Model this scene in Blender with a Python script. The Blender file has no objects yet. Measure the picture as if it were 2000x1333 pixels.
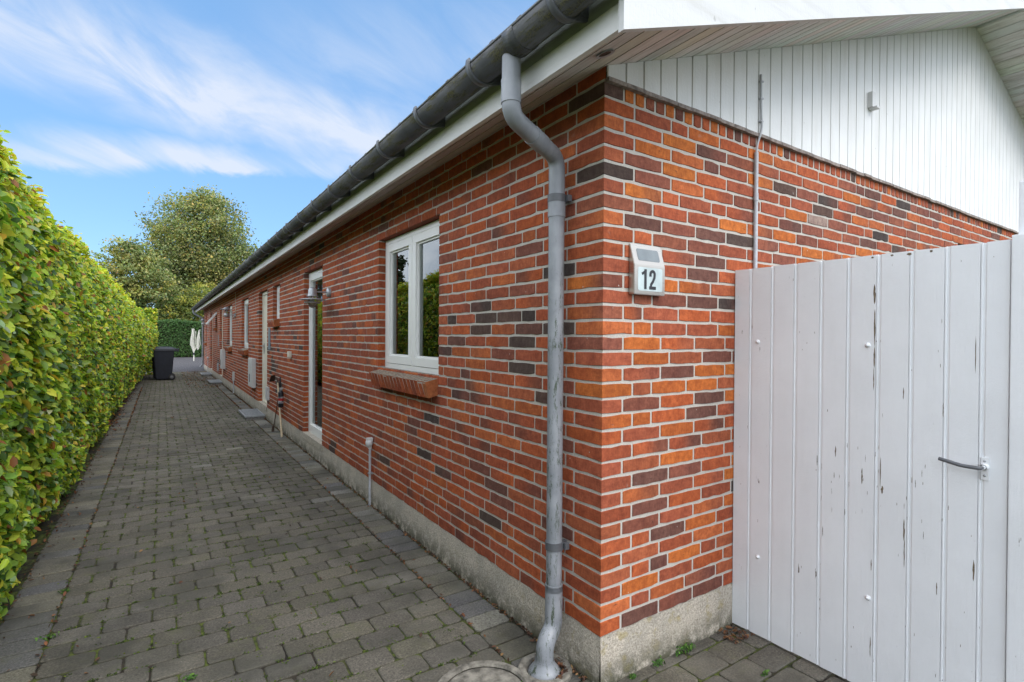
import bpy, bmesh, math, random
import numpy as np
from mathutils import Vector, Matrix
R = math.radians
rnd = random.Random(7)
rng = np.random.default_rng(11)
sc = bpy.context.scene
col = sc.collection

# ------------------------------------------------------------------ camera, world, sun
CAMZ = 1.47246
F_PX, YAW, PIT, ROL = 1031.73, 0.58553, -0.0071126, -0.0066568
Fv = Vector((math.sin(YAW)*math.cos(PIT), math.cos(YAW)*math.cos(PIT), math.sin(PIT)))
R0 = Vector((math.cos(YAW), -math.sin(YAW), 0)); U0 = R0.cross(Fv)
Rv = R0*math.cos(ROL) - U0*math.sin(ROL); Uv = U0*math.cos(ROL) + R0*math.sin(ROL)
cam = bpy.data.objects.new('camera', bpy.data.cameras.new('camera')); col.objects.link(cam)
cam.matrix_world = Matrix(((Rv.x, Uv.x, -Fv.x, 0), (Rv.y, Uv.y, -Fv.y, 0), (Rv.z, Uv.z, -Fv.z, CAMZ), (0, 0, 0, 1)))
cam.data.sensor_width = 36; cam.data.lens = F_PX/2000*36
cam.data.clip_start = .02; cam.data.clip_end = 3000
sc.camera = cam
sc.render.resolution_x, sc.render.resolution_y = 1024, 682

SUN = Vector((.12, -.76, .80)).normalized()
sl = bpy.data.lights.new('sun', 'SUN'); sl.energy = .72; sl.angle = R(35); sl.color = (1, .95, .88)
so = bpy.data.objects.new('sun', sl); col.objects.link(so)
so.rotation_euler = (-SUN).to_track_quat('-Z', 'Y').to_euler(); so.location = (5, -8, 12)

w = bpy.data.worlds.new('World'); sc.world = w; w.use_nodes = True
nt = w.node_tree; nt.nodes.clear()
def N(nt, t, **k):
    n = nt.nodes.new(t)
    for a, b in k.items(): setattr(n, a, b)
    return n
class G:
    """tiny node graph helper"""
    def __init__(s, nt): s.nt = nt
    def put(s, inp, v):
        if isinstance(v, bpy.types.NodeSocket): s.nt.links.new(v, inp)
        elif v is not None: inp.default_value = v
    def m(s, op, a, b=None, c=None, clamp=False):
        n = N(s.nt, 'ShaderNodeMath', operation=op, use_clamp=clamp)
        s.put(n.inputs[0], a)
        if b is not None: s.put(n.inputs[1], b)
        if c is not None: s.put(n.inputs[2], c)
        return n.outputs[0]
    def mr(s, v, a, b, c=0., d=1., smooth=False):
        n = N(s.nt, 'ShaderNodeMapRange'); n.interpolation_type = 'SMOOTHSTEP' if smooth else 'LINEAR'
        s.put(n.inputs[0], v)
        for i, x in enumerate((a, b, c, d)): s.put(n.inputs[i+1], x)
        return n.outputs[0]
    def mix(s, f, a, b, mode='MIX'):
        n = N(s.nt, 'ShaderNodeMix', data_type='RGBA', blend_type=mode)
        s.put(n.inputs[0], f); s.put(n.inputs[6], a); s.put(n.inputs[7], b)
        return n.outputs[2]
    def noise(s, vec=None, scale=5., detail=4., rough=.55, dist=0.):
        n = N(s.nt, 'ShaderNodeTexNoise'); s.put(n.inputs['Vector'], vec)
        n.inputs['Scale'].default_value = scale; n.inputs['Detail'].default_value = detail
        n.inputs['Roughness'].default_value = rough; n.inputs['Distortion'].default_value = dist
        return n.outputs[0]
    def vec(s, x, y, z):
        n = N(s.nt, 'ShaderNodeCombineXYZ'); s.put(n.inputs[0], x); s.put(n.inputs[1], y); s.put(n.inputs[2], z); return n.outputs[0]
    def sep(s, v):
        n = N(s.nt, 'ShaderNodeSeparateXYZ'); s.put(n.inputs[0], v); return n.outputs
    def mapping(s, v, scale=(1, 1, 1), rot=(0, 0, 0)):
        n = N(s.nt, 'ShaderNodeMapping'); s.put(n.inputs[0], v); n.inputs['Scale'].default_value = scale; n.inputs['Rotation'].default_value = rot
        return n.outputs[0]
g = G(nt)
sky = N(nt, 'ShaderNodeTexSky'); sky.sky_type = 'NISHITA'; sky.sun_disc = False
sky.sun_elevation = math.asin(SUN.z); sky.sun_rotation = math.atan2(SUN.x, SUN.y)
sky.air_density = 1.0; sky.dust_density = .3; sky.ozone_density = 2.2
tc = N(nt, 'ShaderNodeTexCoord')
X, Y, Z = g.sep(tc.outputs['Generated'])
DEG = 57.2958
az = g.m('MULTIPLY', g.m('ARCTAN2', X, Y), DEG)
el = g.m('MULTIPLY', g.m('ARCSINE', Z), DEG)
# slanted, stretched coordinates for wispy cirrus
u = g.m('ADD', az, g.m('MULTIPLY', el, .6)); v = g.m('ADD', el, g.m('MULTIPLY', az, .28))
n1 = g.noise(g.vec(g.m('MULTIPLY', u, .10), g.m('MULTIPLY', v, .19), 0.0), 1.0, 10, .58, .7)
n2 = g.noise(g.vec(g.m('MULTIPLY', u, .09), g.m('MULTIPLY', v, .16), 3.3), 1.0, 6, .6, .9)
def band(a, b, az0, az1, wlo, whi, s):
    c = g.m('ADD', g.m('MULTIPLY', az, b), a)
    d = g.m('SUBTRACT', el, g.m('ADD', c, g.m('MULTIPLY', g.m('SUBTRACT', n2, .5), 5)))
    k = g.m('MULTIPLY', g.mr(d, -wlo, 0, 0, 1, True), g.mr(d, whi, 0, 0, 1, True))
    k = g.m('MULTIPLY', k, g.m('MULTIPLY', g.mr(az, az0-9, az0+4, 0, 1, True), g.mr(az, az1+9, az1-6, 0, 1, True)))
    return g.m('MULTIPLY', k, s)
b1 = band(21.2, -.10, -16, 22, 4.4, 7.5, 1.25)
b2 = band(15.0, .13, -9, 20, 1.2, 3.4, 1.15)
b3 = band(24.5, .10, 12, 40, 6, 8, .42)
mask = g.m('MAXIMUM', g.m('MAXIMUM', b1, b2), b3)
side = g.m('MULTIPLY', g.mr(az, -13, -22, 0, 1, True), g.mr(el, 3, 10, .7, 1))     # bank of cloud on the hedge side, seen in the window panes
fill_cloud = g.m('MAXIMUM', g.mr(az, 60, 95, 0, .9, True), g.mr(el, 35, 55, 0, .6, True))  # unseen cloud to the right and overhead, added for soft ambient light
cl = g.m('MULTIPLY', mask, g.mr(n1, .28, .68, .18, 1.0, True))
cl = g.m('MAXIMUM', cl, g.m('MULTIPLY', g.m('MAXIMUM', side, fill_cloud), g.mr(n2, .30, .60, .35, .95, True)))
cl = g.m('MULTIPLY', g.m('MINIMUM', cl, 1.0), .86)
skyc = g.mix(.72, g.mix(1.0, sky.outputs[0], (.52, .60, .67, 1), 'MULTIPLY'), (.54, 1.08, 1.88, 1))
colr = g.mix(cl, skyc, g.mix(g.m('MAXIMUM', side, fill_cloud), (1.82, 1.96, 2.24, 1), (6.6, 6.8, 7.2, 1)))  # clouds out of view set brighter to light walls and hedge
bg = N(nt, 'ShaderNodeBackground'); bg.inputs[1].default_value = .15
g.put(bg.inputs[0], colr)
out = N(nt, 'ShaderNodeOutputWorld'); nt.links.new(bg.outputs[0], out.inputs[0])

sc.view_settings.view_transform = 'Standard'; sc.view_settings.look = 'None'
sc.view_settings.gamma = 1; sc.view_settings.exposure = 1.58

# ------------------------------------------------------------------ materials
def mat(name, build):
    m = bpy.data.materials.new(name); m.use_nodes = True
    t = m.node_tree; t.nodes.clear(); gg = G(t)
    o = N(t, 'ShaderNodeOutputMaterial'); b = N(t, 'ShaderNodeBsdfPrincipled')
    t.links.new(b.outputs[0], o.inputs[0])
    gg.o, gg.b = o, b
    tcn = N(t, 'ShaderNodeTexCoord'); gg.obj = tcn.outputs['Object']
    geo = N(t, 'ShaderNodeNewGeometry'); gg.pos = geo.outputs['Position']; gg.nor = geo.outputs['Normal']
    def P(**k):
        for a, x in k.items(): gg.put(b.inputs[a.replace('_', ' ')], x)
    def bump(h, strength=.3, dist=.003):
        n = N(t, 'ShaderNodeBump'); n.inputs['Strength'].default_value = strength; n.inputs['Distance'].default_value = dist
        gg.put(n.inputs['Height'], h); t.links.new(n.outputs[0], b.inputs['Normal'])
    gg.P, gg.bump = P, bump
    build(gg); return m
def c4(c): return (c[0], c[1], c[2], 1)
def attr(gg, n='Col'):
    a = N(gg.nt, 'ShaderNodeAttribute'); a.attribute_name = n; return a.outputs['Color']
def simple(name, c, rough=.5, metal=0., var=.12, scale=12., bump=.15, bscale=60., c2=None):
    def f(gg):
        n = gg.noise(gg.pos, scale, 5, .6)
        gg.P(Base_Color=gg.mix(gg.mr(n, .35, .65), c4([x*(1-var) for x in c]), c4(c2 or [min(1, x*(1+var)) for x in c])), Roughness=rough, Metallic=metal)
        if bump: gg.bump(gg.noise(gg.pos, bscale, 4, .6), bump, .002)
    return mat(name, f)
M = {}
def f(gg):
    c = attr(gg)
    n = gg.noise(gg.pos, 55, 6, .65); n2 = gg.noise(gg.mapping(gg.pos, (22, 22, 70)), 1, 6, .7, .6); ns = gg.noise(gg.mapping(gg.pos, (260, 260, 30)), 1, 3, .6)
    n3 = gg.noise(gg.pos, 9, 4, .6)
    c = gg.mix(1.0, c, gg.mix(gg.mr(ns, .3, .7), (.84, .82, .82, 1), (1.13, 1.14, 1.13, 1)), 'MULTIPLY')
    n5 = gg.noise(gg.pos, 22, 5, .7)
    c = gg.mix(1.0, c, gg.mix(gg.mr(n, .32, .68), (.80, .77, .77, 1), (1.16, 1.18, 1.16, 1)), 'MULTIPLY')
    c = gg.mix(1.0, c, gg.mix(gg.mr(n5, .35, .65), (.78, .74, .76, 1), (1.14, 1.2, 1.18, 1)), 'MULTIPLY')
    c = gg.mix(gg.mr(n2, .645, .70, 0, .75), c, (.07, .035, .025, 1))
    c = gg.mix(gg.mr(n3, .70, .80, 0, .35), c, (.42, .36, .30, 1))
    sp = gg.noise(gg.mapping(gg.pos, (60, 60, 35)), 1, 2, .5)
    c = gg.mix(gg.mr(sp, .765, .79, 0, .8), c, (.62, .60, .56, 1))
    gg.P(Base_Color=c, Roughness=.88)
    gg.b.inputs['Specular IOR Level'].default_value = .25
    gg.bump(gg.m('ADD', gg.m('MULTIPLY', n, .6), gg.m('MULTIPLY', n2, .9)), .55, .004)
M['brick'] = mat('brick', f)
def f(gg):
    n = gg.noise(gg.pos, 120, 5, .7); n2 = gg.noise(gg.pos, 4, 4, .6)
    gg.P(Base_Color=gg.mix(gg.mr(n, .3, .7), gg.mix(n2, (.36, .325, .28, 1), (.45, .42, .37, 1)), (.54, .51, .46, 1)), Roughness=.95); gg.bump(n, .5, .003)
M['mortar'] = mat('mortar', f)
def f(gg):
    x, y, z = gg.sep(gg.pos)
    n = gg.noise(gg.pos, 110, 3, .75); n2 = gg.noise(gg.pos, 5, 5, .6); n3 = gg.noise(gg.pos, 14, 5, .65); n4 = gg.noise(gg.pos, 60, 4, .7)
    c = gg.mix(gg.mr(n, .35, .65), (.32, .28, .225, 1), (.66, .59, .49, 1))
    c = gg.mix(gg.mr(n2, .42, .62, 0, .4), c, (.24, .23, .20, 1))
    c = gg.mix(gg.m('MULTIPLY', gg.mr(n3, .54, .66, 0, .6), gg.mr(y, 2.4, 1.8, .15, 1)), c, (.33, .26, .08, 1))
    c = gg.mix(gg.m('MULTIPLY', gg.mr(n3, .38, .52, 0, 1), gg.mr(z, .13, .0, 0, .95)), c, (.07, .07, .04, 1))
    gg.P(Base_Color=c, Roughness=.95); gg.bump(gg.m('ADD', n, gg.m('MULTIPLY', n4, 1.6)), .9, .006)
M['plinth'] = mat('plinth_concrete', f)
def f(gg):
    c = attr(gg)
    n = gg.noise(gg.pos, 95, 4, .85); n2 = gg.noise(gg.pos, 7, 6, .7); n3 = gg.noise(gg.pos, 2.2, 4, .6)
    c = gg.mix(1.0, c, gg.mix(gg.mr(n, .3, .7), (.30, .30, .30, 1), (1.85, 1.82, 1.78, 1)), 'MULTIPLY')
    c = gg.mix(gg.mr(n, .66, .69, 0, .9), c, (.40, .38, .34, 1))
    c = gg.mix(gg.mr(n2, .54, .70, 0, .6), c, (.11, .11, .055, 1))
    nd = gg.noise(gg.pos, 1.1, 5, .7, .4); c = gg.mix(gg.mr(nd, .52, .66, 0, .45), c, (.20, .19, .16, 1))
    c = gg.mix(gg.mr(n3, .46, .64, 0, .65), c, (.048, .046, .036, 1))
    gg.P(Base_Color=c, Roughness=.9); gg.bump(gg.m('ADD', n, gg.m('MULTIPLY', n2, 1.5)), .7, .004)
M['paver'] = mat('paver', f)
def f(gg):
    n = gg.noise(gg.pos, 24, 5, .7); n2 = gg.noise(gg.pos, 3, 4, .6)
    c = gg.mix(gg.mr(n, .35, .65), (.016, .013, .010, 1), (.045, .035, .022, 1))
    c = gg.mix(gg.mr(n2, .42, .56, 0, .8), c, gg.mix(gg.mr(n, .35, .65), (.015, .022, .006, 1), (.13, .17, .02, 1)))
    gg.P(Base_Color=c, Roughness=1.0); gg.bump(n, .8, .01)
M['joint'] = mat('joint_soil', f)
def f(gg):
    n = gg.noise(gg.pos, 28, 5, .8); n2 = gg.noise(gg.pos, .5, 4, .6)
    gg.P(Base_Color=gg.mix(gg.mr(n, .38, .62), (.02, .019, .020, 1), (.13, .12, .125, 1)), Roughness=.95); gg.bump(n, 1, .02)
M['gravel'] = mat('gravel', f)
def f(gg):
    n = gg.noise(gg.pos, 6, 5, .7)
    gg.P(Base_Color=gg.mix(n, (.03, .045, .015, 1), (.09, .10, .035, 1)), Roughness=1.0)
M['grass'] = mat('ground_grass', f)
def painted(name, c, dirt, dirtc=(.35, .30, .26), stretch=(10, 10, 1.5), rough=.55, chips=0.):
    def f(gg):
        n = gg.noise(gg.mapping(gg.pos, stretch), 1, 6, .65); n2 = gg.noise(gg.pos, 3.2, 4, .6)
        g3 = gg.noise(gg.mapping(gg.pos, (220, 220, 9)), 1, 4, .6)
        col_ = gg.mix(gg.mr(n2, .35, .65), c4([x*.94 for x in c]), c4(c))
        col_ = gg.mix(gg.mr(n, .48, .72, 0, dirt), col_, c4(dirtc))
        sp = gg.noise(gg.mapping(gg.pos, (45, 45, 26)), 1, 2, .5)
        col_ = gg.mix(gg.mr(sp, .74, .78, 0, dirt), col_, c4([x*.6 for x in dirtc]))
        if chips:
            q = gg.noise(gg.mapping(gg.pos, (85, 85, 11)), 1, 3, .6); q2 = gg.noise(gg.pos, 2.6, 2, .5)
            col_ = gg.mix(gg.m('MULTIPLY', gg.mr(q, .70, .715), gg.mr(q2, .53, .56)), col_, (.13, .105, .08, 1))
        gg.P(Base_Color=col_, Roughness=rough); gg.bump(gg.m('ADD', gg.m('MULTIPLY', g3, .6), gg.noise(gg.pos, 70, 4, .7)), .6, .002)
    return mat(name, f)
M['white'] = painted('white_painted_wood', (.72, .725, .72), .5, (.56, .55, .51))
M['barge'] = painted('bargeboard_paint', (.60, .605, .605), .6, (.44, .43, .40), (1.2, 8, 14))
M['fascia'] = painted('weathered_white_wood', (.78, .78, .78), .45, (.45, .43, .41), (12, 2, 20))
M['fascia_up'] = painted('mossy_white_wood', (.50, .53, .50), .8, (.25, .28, .22), (12, 1.5, 10))
M['gate'] = painted('gate_paint', (.80, .82, .84), .16, (.64, .65, .65), (14, 14, 2), .5, chips=1)
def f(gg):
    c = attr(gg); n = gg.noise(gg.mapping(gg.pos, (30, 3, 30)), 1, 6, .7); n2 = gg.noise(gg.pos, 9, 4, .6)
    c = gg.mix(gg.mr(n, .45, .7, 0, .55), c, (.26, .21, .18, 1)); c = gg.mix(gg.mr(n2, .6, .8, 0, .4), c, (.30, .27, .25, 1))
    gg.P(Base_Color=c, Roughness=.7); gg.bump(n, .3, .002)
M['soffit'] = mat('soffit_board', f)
M['frame'] = simple('window_frame_white', (.82, .82, .80), .35, 0, .02, 5, .05, 90)
M['frame_gap'] = simple('rubber_seal', (.03, .03, .03), .6)
M['cream'] = simple('cream_door_paint', (.76, .73, .62), .4, 0, .03, 5, .06)
def f(gg):
    n = gg.noise(gg.mapping(gg.pos, (26, 5, 26)), 1, 7, .75); n2 = gg.noise(gg.pos, 3, 4, .6); n3 = gg.noise(gg.pos, 160, 3, .6)
    c = gg.mix(gg.mr(n2, .35, .65), (.045, .048, .054, 1), (.11, .115, .125, 1))
    k = gg.mr(n, .47, .60, 0, .85)
    c = gg.mix(k, c, gg.mix(gg.mr(n3, .4, .6), (.022, .022, .018, 1), (.10, .095, .025, 1)))
    gg.P(Base_Color=c, Roughness=gg.mr(k, 0, .85, .34, .9)); gg.bump(gg.m('MULTIPLY', k, n3), .5, .004)
M['gutter'] = mat('gutter_plastic', f)
def f(gg):
    x, y, z = gg.sep(gg.pos)
    n = gg.noise(gg.mapping(gg.pos, (42, 42, 10)), 1, 7, .85); n2 = gg.noise(gg.pos, 8, 4, .6); n3 = gg.noise(gg.mapping(gg.pos, (20, 20, 2)), 1, 3, .6)
    c = gg.mix(gg.mr(n2, .35, .65), (.21, .225, .245, 1), (.30, .315, .34, 1))
    c = gg.mix(gg.mr(n3, .5, .7, 0, .5), c, (.17, .18, .20, 1))
    k = gg.m('MULTIPLY', gg.mr(n, .535, .57), gg.mr(z, 2.0, 1.6, 0, .95))
    k = gg.m('MULTIPLY', k, gg.mr(n3, .38, .52))
    c = gg.mix(k, c, (.045, .065, .035, 1))
    gg.P(Base_Color=c, Roughness=.42); gg.bump(n, .15, .002)
M['pipe'] = mat('downpipe_plastic', f)
M['pipe_dark'] = simple('dark_plastic', (.10, .105, .115), .45)
M['galv'] = simple('galvanised_steel', (.42, .44, .46), .5, .6, .15, 25)
M['galv_pipe'] = simple('grey_conduit', (.46, .47, .50), .5, 0, .12, 25)
def f(gg):
    n = gg.noise(gg.mapping(gg.pos, (6, 6, 240)), 1, 3, .6)
    gg.P(Base_Color=(.46, .43, .385, 1), Metallic=.9, Roughness=gg.mr(n, .3, .7, .26, .42))
M['steel'] = mat('brushed_steel', f)
M['black'] = simple('black_plastic', (.012, .014, .022), .42, 0, .2, 12, .1)
M['rubber'] = simple('black_rubber', (.012, .012, .013), .8)
M['digit'] = simple('digit_black', (.015, .016, .02), .5, bump=0)
M['old_concrete'] = simple('old_concrete', (.12, .11, .09), .95, 0, .35, 22, .7, 120, c2=(.27, .25, .21))
M['panel'] = simple('frosted_panel', (.48, .56, .56), .3, bump=0)
M['solar'] = simple('solar_glass', (.20, .22, .22), .08, .3, bump=0)
M['concrete'] = simple('step_concrete', (.22, .215, .205), .9, 0, .3, 30, .5, 120)
M['wood_handle'] = simple('wood_handle', (.50, .40, .26), .6, 0, .15, 30)
M['red'] = simple('red_label', (.45, .02, .02), .5)
M['rust'] = simple('rusty_steel', (.09, .06, .045), .7, .4, .3, 40)
M['metal_box'] = simple('light_grey_box', (.62, .62, .61), .45, 0, .06, 8, .05)
M['blue_strip'] = simple('blue_grey_strip', (.22, .29, .36), .4)
M['peel'] = simple('bare_wood', (.15, .115, .075), .9, 0, .3, 90, .4)
M['bark'] = simple('bark', (.10, .085, .065), .9, 0, .3, 12, .8, 30)
M['dark_room'] = simple('room_wall', (.20, .19, .17), .9, bump=0)
M['curtain'] = simple('curtain_cloth', (.82, .85, .84), .9, bump=0)
M['rope'] = simple('white_cord', (.72, .70, .62), .7)
M['tile'] = simple('roof_tile', (.10, .085, .08), .85, 0, .3, 14, .5, 50, c2=(.16, .12, .10))
M['flash'] = simple('drip_strip', (.24, .20, .18), .9, 0, .4, 40, .6)
M['groove'] = simple('groove_backing', (.42, .39, .35), .9, 0, .15, 10, .1)  # brownish backing that shows in the gaps between the gable boards
M['old_brick'] = simple('weathered_sill_brick', (.17, .15, .10), .9, 0, .4, 60, .6, 140, c2=(.36, .31, .24))
def f(gg):
    t = gg.nt
    fr = N(t, 'ShaderNodeFresnel'); fr.inputs[0].default_value = 2.1
    gl = N(t, 'ShaderNodeBsdfGlossy'); gl.inputs['Roughness'].default_value = .004; gl.inputs['Color'].default_value = (.93, .96, .96, 1)
    tr = N(t, 'ShaderNodeBsdfTransparent'); tr.inputs[0].default_value = (.80, .86, .84, 1)
    mx = N(t, 'ShaderNodeMixShader'); t.links.new(fr.outputs[0], mx.inputs[0]); t.links.new(tr.outputs[0], mx.inputs[1]); t.links.new(gl.outputs[0], mx.inputs[2])
    t.links.new(mx.outputs[0], gg.o.inputs[0])
M['glass'] = mat('window_glass', f)
def f(gg):
    t = gg.nt
    gl = N(t, 'ShaderNodeBsdfGlass'); gl.inputs['Roughness'].default_value = .08; gl.inputs['Color'].default_value = (.9, .92, .9, 1)
    t.links.new(gl.outputs[0], gg.o.inputs[0])
M['lampglass'] = mat('lamp_glass', f)
def leafmat(name, rough=.45, trans=.35):
    def f(gg):
        t = gg.nt; c = attr(gg)
        gg.P(Base_Color=c, Roughness=rough); gg.b.inputs['Specular IOR Level'].default_value = .35
        tr = N(t, 'ShaderNodeBsdfTranslucent'); gg.put(tr.inputs[0], gg.mix(1., c, (1.3, 1.5, .7, 1), 'MULTIPLY'))
        mx = N(t, 'ShaderNodeMixShader'); mx.inputs[0].default_value = trans
        t.links.new(gg.b.outputs[0], mx.inputs[1]); t.links.new(tr.outputs[0], mx.inputs[2]); t.links.new(mx.outputs[0], gg.o.inputs[0])
    return mat(name, f)
M['leaf'] = leafmat('beech_leaf', .40, .42); M['leaf_far'] = leafmat('tree_leaf', .6, .3); M['moss'] = leafmat('moss', .9, .2)
M['dead_leaf'] = leafmat('dead_leaf', .8, .1)
M['twigs'] = simple('twigs', (.028, .030, .014), 1.0, 0, .4, 25, 1., 20)

# ------------------------------------------------------------------ mesh helpers
class MB:
    def __init__(s): s.v = []; s.f = []; s.mi = []; s.c = []; s.sm = []
    def add(s, vs, fs, mi=0, c=(1, 1, 1), smooth=False):
        o = len(s.v); s.v += [tuple(p) for p in vs]
        s.c += list(c) if isinstance(c, list) else [c]*len(vs)
        for q in fs: s.f.append([o+i for i in q]); s.mi.append(mi); s.sm.append(smooth)
    def box(s, a, b, mi=0, c=(1, 1, 1), bev=0.):
        a, b = [min(a[i], b[i]) for i in range(3)], [max(a[i], b[i]) for i in range(3)]
        if bev <= 0:
            vs = [(x, y, z) for x in (a[0], b[0]) for y in (a[1], b[1]) for z in (a[2], b[2])]
            s.add(vs, [(0, 1, 3, 2), (4, 6, 7, 5), (0, 4, 5, 1), (2, 3, 7, 6), (0, 2, 6, 4), (1, 5, 7, 3)], mi, c); return
        bm = bmesh.new(); bmesh.ops.create_cube(bm, size=1)
        for v in bm.verts:
            v.co = Vector([(a[i]+b[i])/2+v.co[i]*(b[i]-a[i]) for i in range(3)])
        bmesh.ops.bevel(bm, geom=list(bm.edges), offset=bev, segments=2, affect='EDGES', profile=.7)
        s.bm(bm, mi, c)
    def bm(s, bm, mi=0, c=(1, 1, 1), smooth=False, mtx=None):
        bm.verts.ensure_lookup_table(); bm.verts.index_update()
        s.add([(mtx @ v.co if mtx else v.co) for v in bm.verts], [[v.index for v in f_.verts] for f_ in bm.faces], mi, c, smooth); bm.free()
    def tube(s, pts, r, seg=12, mi=0, c=(1, 1, 1), cap=True, smooth=True):
        pts = [Vector(p) for p in pts]; n = len(pts); rs = r if isinstance(r, (list, tuple)) else [r]*n
        ref = None; vs = []
        for i, p in enumerate(pts):
            t = (pts[min(i+1, n-1)]-pts[max(i-1, 0)])
            t = t.normalized() if t.length > 1e-9 else Vector((0, 0, 1))
            if ref is None: ref = t.orthogonal().normalized()
            ref = (ref - t*ref.dot(t)); ref = ref.normalized() if ref.length > 1e-6 else t.orthogonal().normalized()
            b = t.cross(ref)
            for k in range(seg):
                a = 2*math.pi*k/seg; vs.append(p+(ref*math.cos(a)+b*math.sin(a))*rs[i])
        fs = [(i*seg+k, i*seg+(k+1) % seg, (i+1)*seg+(k+1) % seg, (i+1)*seg+k) for i in range(n-1) for k in range(seg)]
        s.add(vs, fs, mi, c, smooth)
        if cap:
            s.add(vs[:seg], [tuple(reversed(range(seg)))], mi, c); s.add(vs[-seg:], [tuple(range(seg))], mi, c)
    def lathe(s, prof, origin=(0, 0, 0), seg=24, mi=0, c=(1, 1, 1), axis='Z', smooth=True):
        vs = []; ox, oy, oz = origin
        for r, h in prof:
            for k in range(seg):
                a = 2*math.pi*k/seg; x, y = r*math.cos(a), r*math.sin(a)
                vs.append((ox+x, oy+y, oz+h) if axis == 'Z' else ((ox+h, oy+x, oz+y) if axis == 'X' else (ox+x, oy+h, oz+y)))
        n = len(prof)
        fs = [(i*seg+k, i*seg+(k+1) % seg, (i+1)*seg+(k+1) % seg, (i+1)*seg+k) for i in range(n-1) for k in range(seg)]
        s.add(vs, fs, mi, c, smooth)
    def build(s, name, mats, parent=None, auto=True):
        me = bpy.data.meshes.new(name); me.from_pydata(s.v, [], s.f)
        if not isinstance(mats, (list, tuple)): mats = [mats]
        for m_ in mats: me.materials.append(m_)
        me.polygons.foreach_set('material_index', s.mi); me.polygons.foreach_set('use_smooth', s.sm)
        a = me.color_attributes.new('Col', 'FLOAT_COLOR', 'POINT')
        arr = np.ones((len(s.v), 4), np.float32); arr[:, :3] = np.array(s.c, np.float32).reshape(-1, 3)
        a.data.foreach_set('color', arr.ravel())
        me.update()
        bm = bmesh.new(); bm.from_mesh(me); bmesh.ops.recalc_face_normals(bm, faces=bm.faces); bm.to_mesh(me); bm.free()
        o = bpy.data.objects.new(name, me); col.objects.link(o)
        if parent is not None:
            o.parent = parent; wl = Vector(parent_world(parent)); o.location = -wl if not in_local.get(parent.name) else (0, 0, 0)
        return o
in_local = {}
def parent_world(p):
    v = Vector((0, 0, 0))
    while p is not None: v = v + p.location; p = p.parent
    return v
def npmesh(name, V, F, C, material, parent=None, tri=False):
    me = bpy.data.meshes.new(name); k = F.shape[1]
    me.vertices.add(len(V)); me.vertices.foreach_set('co', V.astype(np.float32).ravel())
    me.loops.add(F.size); me.loops.foreach_set('vertex_index', F.astype(np.int32).ravel())
    me.polygons.add(len(F)); me.polygons.foreach_set('loop_start', np.arange(0, F.size, k, dtype=np.int32))
    me.update(calc_edges=True)
    a = me.color_attributes.new('Col', 'FLOAT_COLOR', 'POINT')
    arr = np.ones((len(V), 4), np.float32); arr[:, :3] = C; a.data.foreach_set('color', arr.ravel())
    me.materials.append(material); me.validate()
    o = bpy.data.objects.new(name, me); col.objects.link(o)
    if parent is not None: o.parent = parent; o.location = -parent_world(parent)
    return o
def tag(o, label=None, cat=None, group=None, kind=None):
    if label: o['label'] = label
    if cat: o['category'] = cat
    if group: o['group'] = group
    if kind: o['kind'] = kind
    return o
def thing(name, loc, label, cat, group=None):
    o = bpy.data.objects.new(name, None); col.objects.link(o); o.location = loc; o.empty_display_size = .1
    return tag(o, label, cat, group)
def copy_tree(o, parent=None):
    c = o.copy(); col.objects.link(c); c.parent = parent
    for ch in list(o.children): copy_tree(ch, c)
    return c
def leaves(P, Nn, L, W, C, rng, updir=None, flat=.8):
    """P centres, Nn outward normals, L lengths, W widths -> folded two-face leaves"""
    n = len(P)
    nrm = Nn + rng.normal(0, flat, (n, 3)); nrm /= np.linalg.norm(nrm, axis=1)[:, None]
    d = rng.normal(0, 1, (n, 3)) + (updir if updir is not None else 0)
    d -= nrm*(d*nrm).sum(1)[:, None]; d /= np.linalg.norm(d, axis=1)[:, None]
    s = np.cross(nrm, d)
    L = L[:, None]; W = W[:, None]; f_ = W*rng.uniform(.05, .28, (n, 1)); bend = L*rng.uniform(-.05, .18, (n, 1))
    pts = [P-d*L*.5, P-d*L*.2+s*W*.42+nrm*f_, P+d*L*.18+s*W*.38+nrm*f_-nrm*bend*.3, P+d*L*.5-nrm*bend,
           P+d*L*.18-s*W*.38+nrm*f_-nrm*bend*.3, P-d*L*.2-s*W*.42+nrm*f_]
    V = np.stack(pts, 1).reshape(-1, 3)
    b = (np.arange(n)*6)[:, None]
    F = np.concatenate([b+np.array([[0, 1, 2, 3]]), b+np.array([[0, 3, 4, 5]])], 0)
    return V, F, np.repeat(C, 6, 0)

# ------------------------------------------------------------------ ground setting
XW, YG = 1.5357, 1.6304
ZB = .214; CH = .0667; JT = .0120
YE = 26.6                 # far end of the wall
XR = 10.19                # far right corner of the gable
def sheet(name, x0, y0, x1, y1, z, m, kind='structure'):
    b = MB(); b.add([(x0, y0, z), (x1, y0, z), (x1, y1, z), (x0, y1, z)], [(0, 1, 2, 3)])
    return tag(b.build(name, m), kind=kind)
sheet('ground', -400, -300, 400, 900, -.030, M['grass'])
tag(bpy.data.objects['ground'], kind='structure')
sheet('path_bed', -1.6, -1.5, 6, 24.9, -.008, M['joint'])
sheet('gravel_yard', -8, 24.9, 12, 41.5, -.006, M['gravel'])

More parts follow.
